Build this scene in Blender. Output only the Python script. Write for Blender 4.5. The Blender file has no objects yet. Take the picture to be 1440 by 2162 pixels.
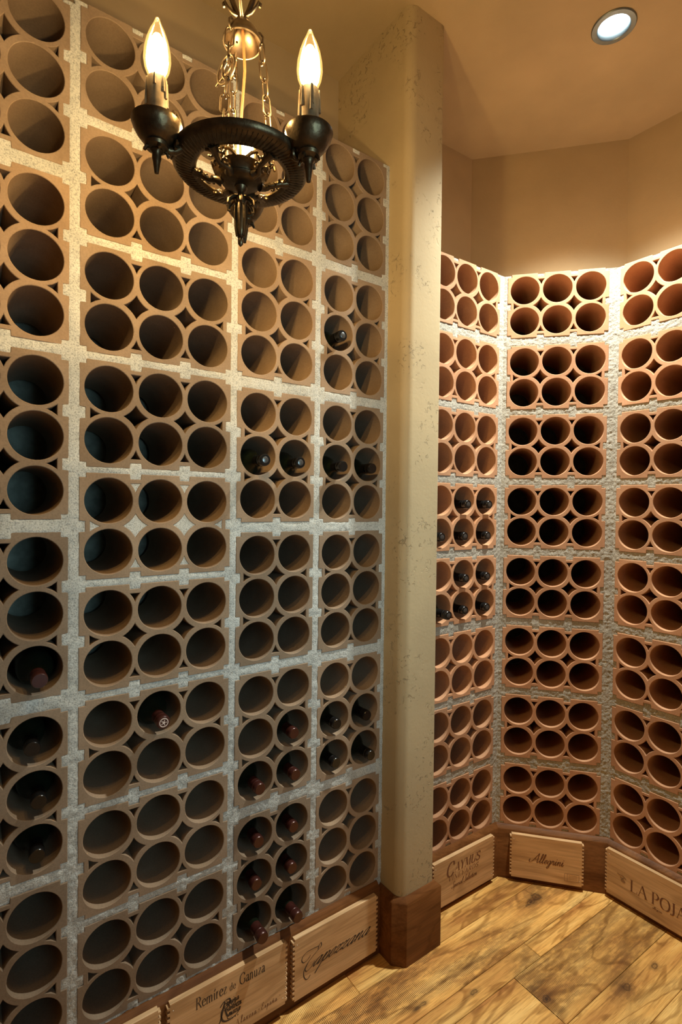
import bpy, bmesh, math, random
import numpy as np
from mathutils import Matrix, Vector, noise
from mathutils.geometry import tessellate_polygon

# ------------------------------------------------------------------ scene, camera, world, light
scn = bpy.context.scene
COL = scn.collection
random.seed(7)
EYE = 1.415                      # camera height above the floor
CEIL = 2.915
ROLL, PITCH, FPX = 0.0112, -0.0156, 1109.77

cam = bpy.data.objects.new('camera', bpy.data.cameras.new('camera'))
COL.objects.link(cam)
cam.data.sensor_fit = 'VERTICAL'
cam.data.sensor_height = 36.0
cam.data.lens = FPX / 2162.0 * 36.0
cam.data.clip_start = 0.02
fw = Vector((0, math.cos(PITCH), math.sin(PITCH)))
up0 = Vector((0, -math.sin(PITCH), math.cos(PITCH)))
rt0 = Vector((1, 0, 0))
rt = rt0 * math.cos(ROLL) + up0 * math.sin(ROLL)
up = up0 * math.cos(ROLL) - rt0 * math.sin(ROLL)
M = Matrix((rt, up, -fw)).transposed().to_4x4()
M.translation = (0, 0, EYE)
cam.matrix_world = M
scn.camera = cam

scn.view_settings.view_transform = 'Standard'
scn.view_settings.look = 'None'
scn.view_settings.gamma = 1.0
scn.view_settings.use_curve_mapping = False
scn.view_settings.exposure = 0.0

world = bpy.data.worlds.new('world')
scn.world = world
world.use_nodes = True
bg = world.node_tree.nodes['Background']
bg.inputs[0].default_value = (0.55, 0.75, 1.0, 1)
bg.inputs[1].default_value = 0.6

BULB_W = 8.2          # each candle bulb
SPOT_W = 290.0         # recessed spotlight over the alcove
DOOR_W = 5.8         # daylight through the rear window

# ------------------------------------------------------------------ wall facets (plan)
P = 0.115                                   # hole pitch of the clay blocks
FAC = {'L': (0.6231, 1.2657), 'R1': (0.5924, 1.3193), 'R2': (-0.2252, 2.0857), 'R3': (-0.9285, 1.9399)}
def frame(fc):
    """local x = along the wall, y = into the wall, z = up from the floor"""
    az, d = FAC[fc]
    t = Vector((math.cos(az), math.sin(az), 0)); n = Vector((-math.sin(az), math.cos(az), 0))
    m = Matrix((t, n, Vector((0, 0, 1)))).transposed().to_4x4()
    m.translation = n * d
    return m
MF = {k: frame(k) for k in FAC}
def meet(a, b, oa=0.0, ob=0.0):
    """plan point where two facet planes (pushed in by oa, ob) cross"""
    (A1, D1), (A2, D2) = FAC[a], FAC[b]
    m = np.array([[-math.sin(A1), math.cos(A1)], [-math.sin(A2), math.cos(A2)]])
    return np.linalg.solve(m, np.array([D1 + oa, D2 + ob]))
def ucoord(fc, p):
    az = FAC[fc][0]
    return p[0] * math.cos(az) + p[1] * math.sin(az)

# daylight behind the glazed rear window
RECESS = 0.285
REAR_Y = -2.3
WIN = (0.28, 0.88, 0.95, 1.85)
la = bpy.data.lights.new('daylight', 'AREA'); la.shape = 'RECTANGLE'
la.size, la.size_y = WIN[1] - WIN[0], WIN[3] - WIN[2]
la.energy = DOOR_W; la.color = (0.55, 0.88, 1.0); la.spread = math.radians(66)
lo = bpy.data.objects.new('daylight', la); COL.objects.link(lo)
lo.matrix_world = MF['L'] @ Matrix.Translation(((WIN[0] + WIN[1]) / 2, REAR_Y - 0.16, (WIN[2] + WIN[3]) / 2)) @ Matrix.Rotation(math.radians(90), 4, 'X')

# ------------------------------------------------------------------ helpers
def tag(o, label=None, cat=None, group=None, kind=None):
    if label: o['label'] = label
    if cat: o['category'] = cat
    if group: o['group'] = group
    if kind: o['kind'] = kind
    return o

def add(name, me, mat=None, parent=None, mw=None):
    o = bpy.data.objects.new(name, me)
    COL.objects.link(o)
    if mat is not None and me is not None and len(me.materials) == 0:
        me.materials.append(mat)
    if parent is not None: o.parent = parent
    if mw is not None: o.matrix_local = mw
    return o

def mesh(name, verts, faces, smooth=None):
    me = bpy.data.meshes.new(name)
    me.from_pydata([tuple(v) for v in verts], [], [tuple(f) for f in faces])
    me.update()
    if smooth is not None:
        me.polygons.foreach_set('use_smooth', [True] * len(me.polygons))
        me.set_sharp_from_angle(angle=math.radians(smooth))
    return me

class MB:
    def __init__(s): s.v, s.f = [], []
    def add(s, v, f):
        k = len(s.v); s.v += [tuple(a) for a in v]; s.f += [tuple(i + k for i in q) for q in f]
    def box(s, x0, x1, y0, y1, z0, z1):
        v = [(x, y, z) for x in (x0, x1) for y in (y0, y1) for z in (z0, z1)]
        s.add(v, [(0, 1, 3, 2), (4, 6, 7, 5), (0, 4, 5, 1), (2, 3, 7, 6), (0, 2, 6, 4), (1, 5, 7, 3)])
    def lathe(s, prof, seg=32, c=(0, 0, 0), cap=True):
        v = []; f = []; n = len(prof)
        for k in range(seg):
            a = 2 * math.pi * k / seg
            for r, z in prof: v.append((c[0] + r * math.cos(a), c[1] + r * math.sin(a), c[2] + z))
        for k in range(seg):
            q = (k + 1) % seg
            for i in range(n - 1):
                f.append((k * n + i, q * n + i, q * n + i + 1, k * n + i + 1))
        if cap:
            if prof[0][0] > 1e-6: f.append(tuple(k * n for k in range(seg))[::-1])
            if prof[-1][0] > 1e-6: f.append(tuple(k * n + n - 1 for k in range(seg)))
        s.add(v, f)
    def tube(s, pts, rad, seg=8, closed=False):
        pts = [Vector(p) for p in pts]; n = len(pts); v = []; f = []
        tan = []
        for i in range(n):
            a = pts[(i - 1) % n] if (closed or i > 0) else pts[i]
            b = pts[(i + 1) % n] if (closed or i < n - 1) else pts[i]
            tan.append((b - a).normalized())
        ref = Vector((0, 0, 1)) if abs(tan[0].z) < 0.9 else Vector((1, 0, 0))
        nr = (ref - tan[0] * ref.dot(tan[0])).normalized()
        for i in range(n):
            nr = (nr - tan[i] * nr.dot(tan[i])).normalized()
            bi = tan[i].cross(nr)
            r = rad(i / max(1, n - 1)) if callable(rad) else rad
            for k in range(seg):
                a = 2 * math.pi * k / seg
                v.append(pts[i] + nr * (r * math.cos(a)) + bi * (r * math.sin(a)))
        m = n if closed else n - 1
        for i in range(m):
            j = (i + 1) % n
            for k in range(seg):
                q = (k + 1) % seg
                f.append((i * seg + k, i * seg + q, j * seg + q, j * seg + k))
        if not closed:
            f.append(tuple(range(seg))[::-1]); f.append(tuple((n - 1) * seg + k for k in range(seg)))
        s.add(v, f)
    def build(s, name, mat, parent=None, mw=None, smooth=None):
        return add(name, mesh(name, s.v, s.f, smooth), mat, parent, mw)

def offset_poly(poly, d):
    """move every edge of a counter-clockwise polygon outwards by d (mitred)"""
    n = len(poly); out = []
    for i in range(n):
        p0, p1, p2 = Vector(poly[i - 1]), Vector(poly[i]), Vector(poly[(i + 1) % n])
        e1 = (p1 - p0).normalized(); e2 = (p2 - p1).normalized()
        n1 = Vector((e1.y, -e1.x)); n2 = Vector((e2.y, -e2.x))
        b = n1 + n2
        if b.length < 1e-6: out.append(tuple(p1 + n1 * d)); continue
        b.normalize(); c = max(0.35, b.dot(n1))
        out.append(tuple(p1 + b * (d / c)))
    return out

def plate(outer, holes, thick, cham, back=False):
    """plate in the x-z plane, front at y=0 and body towards +y; outer CCW, holes CCW; chamfered front edges"""
    mb = MB()
    front = [offset_poly(outer, -cham)] + [offset_poly(h, cham) for h in holes]
    full = [outer] + holes
    flat = [(x, 0.0, z) for lp in front for x, z in lp]
    tris = tessellate_polygon([[Vector((x, z, 0)) for x, z in lp] for lp in front])
    ff = []
    for a, b, c in tris:
        A, B, Cc = flat[a], flat[b], flat[c]
        cr = (B[0] - A[0]) * (Cc[2] - A[2]) - (B[2] - A[2]) * (Cc[0] - A[0])
        ff.append((a, b, c) if cr > 0 else (a, c, b))
    base = 0
    v = list(flat); f = ff
    for li, (lf, lb) in enumerate(zip(front, full)):
        n = len(lf); k1 = len(v)
        v += [(x, cham, z) for x, z in lb]
        k2 = len(v)
        v += [(x, thick, z) for x, z in lb]
        for i in range(n):
            j = (i + 1) % n
            q1 = (base + i, k1 + i, k1 + j, base + j)
            q2 = (k1 + i, k2 + i, k2 + j, k1 + j)
            if li > 0: q1, q2 = q1[::-1], q2[::-1]
            f.append(q1); f.append(q2)
        if back and li == 0:
            f.append(tuple(k2 + i for i in range(n))[::-1])
        base += n
    mb.add(v, f)
    return mb

# ------------------------------------------------------------------ materials
def new_mat(name):
    m = bpy.data.materials.new(name); m.use_nodes = True
    nt = m.node_tree
    return m, nt, nt.nodes['Principled BSDF']
def N(nt, typ, **kw):
    n = nt.nodes.new(typ)
    for k, v in kw.items():
        if k in ('operation', 'blend_type', 'data_type', 'wave_type', 'bands_direction', 'feature', 'wave_profile', 'noise_type'): setattr(n, k, v)
        else: n.inputs[k].default_value = v
    return n
def ramp(nt, stops):
    r = nt.nodes.new('ShaderNodeValToRGB')
    while len(r.color_ramp.elements) < len(stops): r.color_ramp.elements.new(0.5)
    for e, (p, c) in zip(r.color_ramp.elements, stops):
        e.position = p; e.color = tuple(c) + ((1,) if len(c) == 3 else ())
    return r
def mixc(nt, fac, a, b, blend='MIX'):
    m = nt.nodes.new('ShaderNodeMix'); m.data_type = 'RGBA'; m.blend_type = blend
    for k, s in ((0, fac), (6, a), (7, b)):
        if isinstance(s, bpy.types.NodeSocket): nt.links.new(s, m.inputs[k])
        else: m.inputs[k].default_value = s if k == 0 else (tuple(s) + (1,) if len(s) == 3 else s)
    return m.outputs[2]
def bump(nt, bs, height, strength, dist):
    b = nt.nodes.new('ShaderNodeBump'); b.inputs['Strength'].default_value = strength; b.inputs['Distance'].default_value = dist
    nt.links.new(height, b.inputs['Height'])
    prev = bs.inputs['Normal']
    if prev.is_linked: nt.links.new(prev.links[0].from_socket, b.inputs['Normal'])
    nt.links.new(b.outputs[0], bs.inputs['Normal'])
def simple(name, col, rough=0.5, metal=0.0, spec=0.5, var=0.0, scale=30, bmp=0.0):
    m, nt, bs = new_mat(name)
    bs.inputs['Base Color'].default_value = tuple(col) + (1,)
    bs.inputs['Roughness'].default_value = rough; bs.inputs['Metallic'].default_value = metal
    bs.inputs['Specular IOR Level'].default_value = spec
    tc = nt.nodes.new('ShaderNodeTexCoord')
    no = N(nt, 'ShaderNodeTexNoise', Scale=scale, Detail=6.0); nt.links.new(tc.outputs['Object'], no.inputs['Vector'])
    if var > 0:
        r = ramp(nt, [(0.3, [c * (1 - var) for c in col]), (0.7, [min(1, c * (1 + var)) for c in col])])
        nt.links.new(no.outputs[0], r.inputs[0]); nt.links.new(r.outputs[0], bs.inputs['Base Color'])
    if bmp > 0: bump(nt, bs, no.outputs[0], 1.0, bmp)
    return m

def clay_mat(name='terracotta', cols=((0.240, 0.164, 0.104), (0.280, 0.196, 0.128), (0.33, 0.240, 0.165))):
    m, nt, bs = new_mat(name)
    tc = nt.nodes.new('ShaderNodeTexCoord'); oi = nt.nodes.new('ShaderNodeObjectInfo')
    ad = nt.nodes.new('ShaderNodeVectorMath'); ad.operation = 'ADD'
    nt.links.new(tc.outputs['Object'], ad.inputs[0]); nt.links.new(oi.outputs['Location'], ad.inputs[1])
    n1 = N(nt, 'ShaderNodeTexNoise', Scale=9.0, Detail=5.0); nt.links.new(ad.outputs[0], n1.inputs[0])
    n2 = N(nt, 'ShaderNodeTexNoise', Scale=260.0, Detail=3.0); nt.links.new(ad.outputs[0], n2.inputs[0])
    r = ramp(nt, [(0.3, cols[0]), (0.55, cols[1]), (0.75, cols[2])])
    nt.links.new(n1.outputs[0], r.inputs[0])
    rr = ramp(nt, [(0.0, (0.82, 0.82, 0.82)), (1.0, (1.12, 1.08, 1.04))]); nt.links.new(oi.outputs['Random'], rr.inputs[0])
    c = mixc(nt, 1.0, r.outputs[0], rr.outputs[0], 'MULTIPLY')
    sp = ramp(nt, [(0.35, (0.8, 0.8, 0.8)), (0.6, (1, 1, 1))]); nt.links.new(n2.outputs[0], sp.inputs[0])
    c = mixc(nt, 0.6, c, sp.outputs[0], 'MULTIPLY')
    nt.links.new(c, bs.inputs['Base Color'])
    bs.inputs['Roughness'].default_value = 0.85; bs.inputs['Specular IOR Level'].default_value = 0.25
    bump(nt, bs, n2.outputs[0], 0.5, 0.0006); bump(nt, bs, n1.outputs[0], 0.4, 0.002)
    return m
def mortar_mat(name='mortar', a=(0.39, 0.39, 0.36), b=(0.52, 0.515, 0.475)):
    m, nt, bs = new_mat(name)
    tc = nt.nodes.new('ShaderNodeTexCoord')
    n1 = N(nt, 'ShaderNodeTexNoise', Scale=14.0, Detail=6.0); nt.links.new(tc.outputs['Object'], n1.inputs[0])
    n2 = N(nt, 'ShaderNodeTexNoise', Scale=330.0, Detail=4.0); nt.links.new(tc.outputs['Object'], n2.inputs[0])
    r = ramp(nt, [(0.3, a), (0.7, b)]); nt.links.new(n1.outputs[0], r.inputs[0])
    s = ramp(nt, [(0.30, (0.55, 0.55, 0.55)), (0.5, (1, 1, 1)), (0.72, (1.2, 1.2, 1.2))]); nt.links.new(n2.outputs[0], s.inputs[0])
    nt.links.new(mixc(nt, 1.0, r.outputs[0], s.outputs[0], 'MULTIPLY'), bs.inputs['Base Color'])
    bs.inputs['Roughness'].default_value = 0.95; bs.inputs['Specular IOR Level'].default_value = 0.15
    bump(nt, bs, n2.outputs[0], 0.9, 0.0015)
    return m
def plaster_mat(name, col, rough_b, pits=False):
    m, nt, bs = new_mat(name)
    tc = nt.nodes.new('ShaderNodeTexCoord')
    n1 = N(nt, 'ShaderNodeTexNoise', Scale=5.0, Detail=5.0); nt.links.new(tc.outputs['Object'], n1.inputs[0])
    n2 = N(nt, 'ShaderNodeTexNoise', Scale=120.0, Detail=5.0); nt.links.new(tc.outputs['Object'], n2.inputs[0])
    n3 = N(nt, 'ShaderNodeTexNoise', Scale=22.0, Detail=8.0, Roughness=0.7); nt.links.new(tc.outputs['Object'], n3.inputs[0])
    r = ramp(nt, [(0.3, [c * 0.92 for c in col]), (0.7, [c * 1.06 for c in col])]); nt.links.new(n1.outputs[0], r.inputs[0])
    nt.links.new(r.outputs[0], bs.inputs['Base Color'])
    bs.inputs['Roughness'].default_value = 0.8; bs.inputs['Specular IOR Level'].default_value = 0.25
    bump(nt, bs, n2.outputs[0], 0.45, 0.0008 * rough_b); bump(nt, bs, n3.outputs[0], 0.4, 0.0012 * rough_b)
    if pits:
        big = N(nt, 'ShaderNodeTexNoise', Scale=7.0, Detail=2.0); nt.links.new(tc.outputs['Object'], big.inputs[0])
        bm = ramp(nt, [(0.52, (0, 0, 0)), (0.62, (1, 1, 1))]); nt.links.new(big.outputs[0], bm.inputs[0])
        n4 = N(nt, 'ShaderNodeTexNoise', Scale=60.0, Detail=6.0, Roughness=0.65, Distortion=0.8); nt.links.new(tc.outputs['Object'], n4.inputs[0])
        p4 = ramp(nt, [(0.36, (1, 1, 1)), (0.42, (0, 0, 0))]); nt.links.new(n4.outputs[0], p4.inputs[0])
        mm = nt.nodes.new('ShaderNodeMath'); mm.operation = 'MULTIPLY'; nt.links.new(bm.outputs[0], mm.inputs[0]); nt.links.new(p4.outputs[0], mm.inputs[1])
        inv = nt.nodes.new('ShaderNodeMath'); inv.operation = 'SUBTRACT'; inv.inputs[0].default_value = 1.0; nt.links.new(mm.outputs[0], inv.inputs[1])
        bump(nt, bs, inv.outputs[0], 0.8, 0.0030)
    return m
def wood_mat(name, c_dark, c_mid, c_light, along='X', rough=0.45, grain=1.0, saw=0.0, knots=0.0, rnd=0.25, spec=0.4, heavy=False, spots=()):
    m, nt, bs = new_mat(name)
    tc = nt.nodes.new('ShaderNodeTexCoord'); oi = nt.nodes.new('ShaderNodeObjectInfo')
    mul = nt.nodes.new('ShaderNodeVectorMath'); mul.operation = 'SCALE'; mul.inputs['Scale'].default_value = 37.0
    cmb = nt.nodes.new('ShaderNodeCombineXYZ')
    for k in range(3): nt.links.new(oi.outputs['Random'], cmb.inputs[k])
    nt.links.new(cmb.outputs[0], mul.inputs[0])
    ad = nt.nodes.new('ShaderNodeVectorMath'); ad.operation = 'ADD'
    nt.links.new(tc.outputs['Object'], ad.inputs[0]); nt.links.new(mul.outputs[0], ad.inputs[1])
    def mapped(sc):
        mp = nt.nodes.new('ShaderNodeMapping'); mp.inputs['Scale'].default_value = sc if along == 'X' else (sc[2], sc[1], sc[0])
        nt.links.new(ad.outputs[0], mp.inputs[0]); return mp.outputs[0]
    # warped long grain
    w = N(nt, 'ShaderNodeTexNoise', Scale=1.0, Detail=3.0, Distortion=0.6); nt.links.new(mapped((2.2, 9.0, 9.0)), w.inputs[0])
    ml = nt.nodes.new('ShaderNodeMath'); ml.operation = 'MULTIPLY'; ml.inputs[1].default_value = 14.0 * grain; nt.links.new(w.outputs[0], ml.inputs[0])
    sn = nt.nodes.new('ShaderNodeMath'); sn.operation = 'SINE'
    ml2 = nt.nodes.new('ShaderNodeMath'); ml2.operation = 'MULTIPLY'; ml2.inputs[1].default_value = 3.0; nt.links.new(ml.outputs[0], ml2.inputs[0]); nt.links.new(ml2.outputs[0], sn.inputs[0])
    fine = N(nt, 'ShaderNodeTexNoise', Scale=1.0, Detail=6.0, Roughness=0.65); nt.links.new(mapped((6.0, 170.0, 170.0)), fine.inputs[0])
    broad = N(nt, 'ShaderNodeTexNoise', Scale=1.0, Detail=4.0); nt.links.new(mapped((3.0, 14.0, 14.0)), broad.inputs[0])
    r = ramp(nt, [(0.32, c_dark), (0.5, c_mid), (0.68, c_light)]); nt.links.new(broad.outputs[0], r.inputs[0])
    g = ramp(nt, [(0.0, (0.50, 0.42, 0.32)), (0.20, (1, 1, 1))] if saw > 0 else [(0.0, (0.72, 0.68, 0.62)), (0.35, (1, 1, 1))])
    sn2 = nt.nodes.new('ShaderNodeMapRange'); sn2.inputs[1].default_value = -1; sn2.inputs[2].default_value = 1; nt.links.new(sn.outputs[0], sn2.inputs[0]); nt.links.new(sn2.outputs[0], g.inputs[0])
    c = mixc(nt, 0.75, r.outputs[0], g.outputs[0], 'MULTIPLY')
    f2 = ramp(nt, [(0.35, (0.72, 0.70, 0.66)), (0.55, (1, 1, 1)), (0.8, (1.1, 1.1, 1.1))]); nt.links.new(fine.outputs[0], f2.inputs[0])
    c = mixc(nt, 0.8, c, f2.outputs[0], 'MULTIPLY')
    if saw > 0:
        por = N(nt, 'ShaderNodeTexNoise', Scale=1.0, Detail=2.0, Roughness=0.5); nt.links.new(mapped((22.0, 420.0, 420.0)), por.inputs[0])
        pr = ramp(nt, [(0.36, (0.52, 0.42, 0.30)), (0.46, (1, 1, 1))]); nt.links.new(por.outputs[0], pr.inputs[0])
        c = mixc(nt, 0.45, c, pr.outputs[0], 'MULTIPLY')
        stn = N(nt, 'ShaderNodeTexNoise', Scale=1.0, Detail=5.0, Roughness=0.6, Distortion=0.8); nt.links.new(mapped((2.4, 42.0, 42.0)), stn.inputs[0])
        str_ = ramp(nt, [(0.30, (0.36, 0.28, 0.20)), (0.42, (1, 1, 1))]); nt.links.new(stn.outputs[0], str_.inputs[0])
        c = mixc(nt, 0.85, c, str_.outputs[0], 'MULTIPLY')
    if rnd > 0:
        rr = ramp(nt, [(0.0, [1 - rnd] * 3), (1.0, [1 + rnd * 0.6] * 3)]); nt.links.new(oi.outputs['Random'], rr.inputs[0])
        c = mixc(nt, 1.0, c, rr.outputs[0], 'MULTIPLY')
    if saw > 0:
        wv = N(nt, 'ShaderNodeTexWave', Scale=66.0, Distortion=4.0, Detail=2.0); wv.inputs['Detail Scale'].default_value = 0.25
        wv.bands_direction = 'X'; nt.links.new(mapped((1.0, 0.22, 0.22)), wv.inputs[0])
        msk = N(nt, 'ShaderNodeTexNoise', Scale=1.0, Detail=3.0); nt.links.new(mapped((3.2, 8.0, 8.0)), msk.inputs[0])
        mr = ramp(nt, [(0.36, (0, 0, 0)), (0.50, (1, 1, 1))] if heavy else [(0.50, (0, 0, 0)), (0.62, (1, 1, 1))]); nt.links.new(msk.outputs[0], mr.inputs[0])
        wr = ramp(nt, [(0.45, (0, 0, 0)), (0.75, (1, 1, 1))]); nt.links.new(wv.outputs[0], wr.inputs[0])
        brn = N(nt, 'ShaderNodeTexNoise', Scale=1.0, Detail=4.0, Roughness=0.6); nt.links.new(mapped((30.0, 75.0, 75.0)), brn.inputs[0])
        brr = ramp(nt, [(0.34, (0.1, 0.1, 0.1)), (0.52, (1, 1, 1))]); nt.links.new(brn.outputs[0], brr.inputs[0])
        a0 = nt.nodes.new('ShaderNodeMath'); a0.operation = 'MULTIPLY'; nt.links.new(brr.outputs[0], a0.inputs[0]); nt.links.new(wr.outputs[0], a0.inputs[1])
        a = nt.nodes.new('ShaderNodeMath'); a.operation = 'MULTIPLY'; nt.links.new(mr.outputs[0], a.inputs[0]); nt.links.new(a0.outputs[0], a.inputs[1])
        b = nt.nodes.new('ShaderNodeMath'); b.operation = 'MULTIPLY'; b.inputs[1].default_value = saw; nt.links.new(a.outputs[0], b.inputs[0])
        c = mixc(nt, b.outputs[0], c, (0.06, 0.028, 0.010))
        # dark weathered patches of the plank itself
        p2 = ramp(nt, [(0.62, (0, 0, 0)), (0.74, (1, 1, 1))]); nt.links.new(msk.outputs[0], p2.inputs[0])
        q = nt.nodes.new('ShaderNodeMath'); q.operation = 'MULTIPLY'; q.inputs[1].default_value = 0.55; nt.links.new(p2.outputs[0], q.inputs[0])
        c = mixc(nt, q.outputs[0], c, (0.10, 0.050, 0.020))
    for (sx, sy, rx, ry) in spots:
        sb = nt.nodes.new('ShaderNodeVectorMath'); sb.operation = 'SUBTRACT'; sb.inputs[1].default_value = (sx, sy, 0); nt.links.new(tc.outputs['Object'], sb.inputs[0])
        sc = nt.nodes.new('ShaderNodeVectorMath'); sc.operation = 'MULTIPLY'; sc.inputs[1].default_value = (1 / rx, 1 / ry, 0); nt.links.new(sb.outputs[0], sc.inputs[0])
        ln = nt.nodes.new('ShaderNodeVectorMath'); ln.operation = 'LENGTH'; nt.links.new(sc.outputs[0], ln.inputs[0])
        nz = N(nt, 'ShaderNodeTexNoise', Scale=55.0, Detail=3.0); nt.links.new(tc.outputs['Object'], nz.inputs[0])
        ad2 = nt.nodes.new('ShaderNodeMath'); ad2.operation = 'MULTIPLY_ADD'; ad2.inputs[1].default_value = 1.3; nt.links.new(nz.outputs[0], ad2.inputs[0]); nt.links.new(ln.outputs['Value'], ad2.inputs[2])
        dv = nt.nodes.new('ShaderNodeMath'); dv.operation = 'MULTIPLY'; dv.inputs[1].default_value = 0.4; nt.links.new(ad2.outputs[0], dv.inputs[0])
        kr = ramp(nt, [(0.30, (0.95, 0.95, 0.95)), (0.40, (0.45, 0.45, 0.45)), (0.50, (0.85, 0.85, 0.85)), (0.62, (0.35, 0.35, 0.35)), (0.95, (0, 0, 0))]); nt.links.new(dv.outputs[0], kr.inputs[0])
        c = mixc(nt, kr.outputs[0], c, (0.045, 0.020, 0.008))
    if knots > 0:
        vo = N(nt, 'ShaderNodeTexVoronoi', Scale=1.0); nt.links.new(mapped((2.6, 6.0, 6.0)), vo.inputs['Vector'])
        kr = ramp(nt, [(0.05, (1, 1, 1)), (0.13, (0, 0, 0))]); nt.links.new(vo.outputs['Distance'], kr.inputs[0])
        kk = nt.nodes.new('ShaderNodeMath'); kk.operation = 'MULTIPLY'; kk.inputs[1].default_value = knots; nt.links.new(kr.outputs[0], kk.inputs[0])
        c = mixc(nt, kk.outputs[0], c, (0.05, 0.022, 0.010))
    nt.links.new(c, bs.inputs['Base Color'])
    bs.inputs['Roughness'].default_value = rough; bs.inputs['Specular IOR Level'].default_value = spec
    bump(nt, bs, fine.outputs[0], 0.35, 0.0008)
    return m

CLAY = clay_mat()
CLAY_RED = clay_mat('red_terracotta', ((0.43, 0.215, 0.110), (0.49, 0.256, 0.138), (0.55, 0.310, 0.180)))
MORTAR = mortar_mat()
MORTAR_SAND = mortar_mat('sandy_mortar', (0.34, 0.305, 0.25), (0.46, 0.42, 0.35))
PLASTER = plaster_mat('plaster', (0.44, 0.335, 0.195), 1.0)
PLASTER_ROUGH = plaster_mat('trowelled_plaster', (0.44, 0.345, 0.205), 1.0, True)
DARKWOOD = wood_mat('dark_stained_wood', (0.12, 0.042, 0.012), (0.18, 0.068, 0.020), (0.24, 0.096, 0.030), rough=0.42, rnd=0.1, spec=0.18)
PINE = wood_mat('crate_wood', (0.56, 0.335, 0.16), (0.65, 0.405, 0.205), (0.73, 0.48, 0.26), rough=0.55, grain=0.5, rnd=0.12)
def floor_wood(heavy=False, spots=()):
    return wood_mat('hickory_plank', (0.50, 0.215, 0.055), (0.80, 0.425, 0.115), (0.92, 0.57, 0.19), rough=0.40, grain=0.8, saw=1.0 if heavy else 0.85, knots=0.0 if spots else 0.7, rnd=0.2, spec=0.4, heavy=heavy, spots=spots)
FLOORWOOD = floor_wood()
INK = simple('printed_ink', (0.055, 0.035, 0.025), 0.7, var=0.2, scale=200)
BRAND = simple('burnt_brown_ink', (0.17, 0.068, 0.030), 0.7, var=0.2, scale=200)
FAINT = simple('faint_stamp_ink', (0.30, 0.17, 0.085), 0.7, var=0.2, scale=200)
IRON = simple('antique_bronze', (0.085, 0.058, 0.030), 0.36, 0.85, 0.5, var=0.35, scale=60, bmp=0.0012)
BRASS = simple('aged_brass', (0.17, 0.125, 0.080), 0.38, 1.0, 0.5, var=0.25, scale=90)
SLEEVE = simple('candle_sleeve_wax', (0.20, 0.135, 0.070), 0.45, var=0.4, scale=70)
CORD = simple('brown_cord', (0.16, 0.065, 0.022), 0.5, var=0.1, scale=90)
GLASSD = simple('dark_bottle_glass', (0.006, 0.009, 0.005), 0.06, 0.0, 0.6, var=0.2, scale=30)
FOIL_RED = simple('burgundy_foil', (0.055, 0.015, 0.011), 0.30, 0.35, 0.6, var=0.15, scale=80)
FOIL_BLACK = simple('black_foil', (0.008, 0.008, 0.008), 0.22, 0.2, 0.6, var=0.2, scale=80)
FOIL_GREY = simple('pewter_disc', (0.13, 0.135, 0.135), 0.34, 0.8, 0.5, var=0.15, scale=80)
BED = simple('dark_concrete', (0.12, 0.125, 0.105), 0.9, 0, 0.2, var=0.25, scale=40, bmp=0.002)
EMBLEM = simple('pale_emblem_print', (0.55, 0.42, 0.36), 0.5, var=0.1, scale=80)
STEEL = simple('brushed_trim_steel', (0.26, 0.30, 0.32), 0.35, 0.9, 0.5, var=0.08, scale=50)
NAIL = simple('pale_nail', (0.75, 0.72, 0.66), 0.4, 0.3, 0.5, var=0.05, scale=50)

def emit_mat(name, col, strength, clear=False):
    m = bpy.data.materials.new(name); m.use_nodes = True; nt = m.node_tree
    nt.nodes.remove(nt.nodes['Principled BSDF'])
    e = nt.nodes.new('ShaderNodeEmission'); e.inputs[0].default_value = tuple(col) + (1,); e.inputs[1].default_value = strength
    out = e.outputs[0]
    if clear:
        tr = nt.nodes.new('ShaderNodeBsdfTransparent'); ad = nt.nodes.new('ShaderNodeAddShader')
        nt.links.new(out, ad.inputs[0]); nt.links.new(tr.outputs[0], ad.inputs[1]); out = ad.outputs[0]
    nt.links.new(out, nt.nodes['Material Output'].inputs[0])
    return m
GLOW = emit_mat('glowing_filament', (1.0, 0.80, 0.42), 16.0, True)
LAMP = emit_mat('lit_lamp_lens', (0.86, 1.0, 1.0), 14.0)
def clear_mat(name, col, emis, es):
    m = bpy.data.materials.new(name); m.use_nodes = True; nt = m.node_tree
    nt.nodes.remove(nt.nodes['Principled BSDF'])
    tr = nt.nodes.new('ShaderNodeBsdfTransparent'); tr.inputs[0].default_value = tuple(col) + (1,)
    gl = nt.nodes.new('ShaderNodeBsdfGlossy'); gl.inputs['Roughness'].default_value = 0.03
    fr = nt.nodes.new('ShaderNodeFresnel'); fr.inputs[0].default_value = 1.45
    mx = nt.nodes.new('ShaderNodeMixShader')
    nt.links.new(fr.outputs[0], mx.inputs[0]); nt.links.new(tr.outputs[0], mx.inputs[1]); nt.links.new(gl.outputs[0], mx.inputs[2])
    out = mx.outputs[0]
    if es > 0:
        e = nt.nodes.new('ShaderNodeEmission'); e.inputs[0].default_value = tuple(emis) + (1,); e.inputs[1].default_value = es
        ad = nt.nodes.new('ShaderNodeAddShader'); nt.links.new(out, ad.inputs[0]); nt.links.new(e.outputs[0], ad.inputs[1]); out = ad.outputs[0]
    nt.links.new(out, nt.nodes['Material Output'].inputs[0])
    return m
BULBGLASS = clear_mat('lit_bulb_glass', (1.0, 0.96, 0.88), (1.0, 0.58, 0.16), 0.30)
PANE = clear_mat('window_glass', (0.97, 0.99, 0.99), (0, 0, 0), 0)

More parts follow.
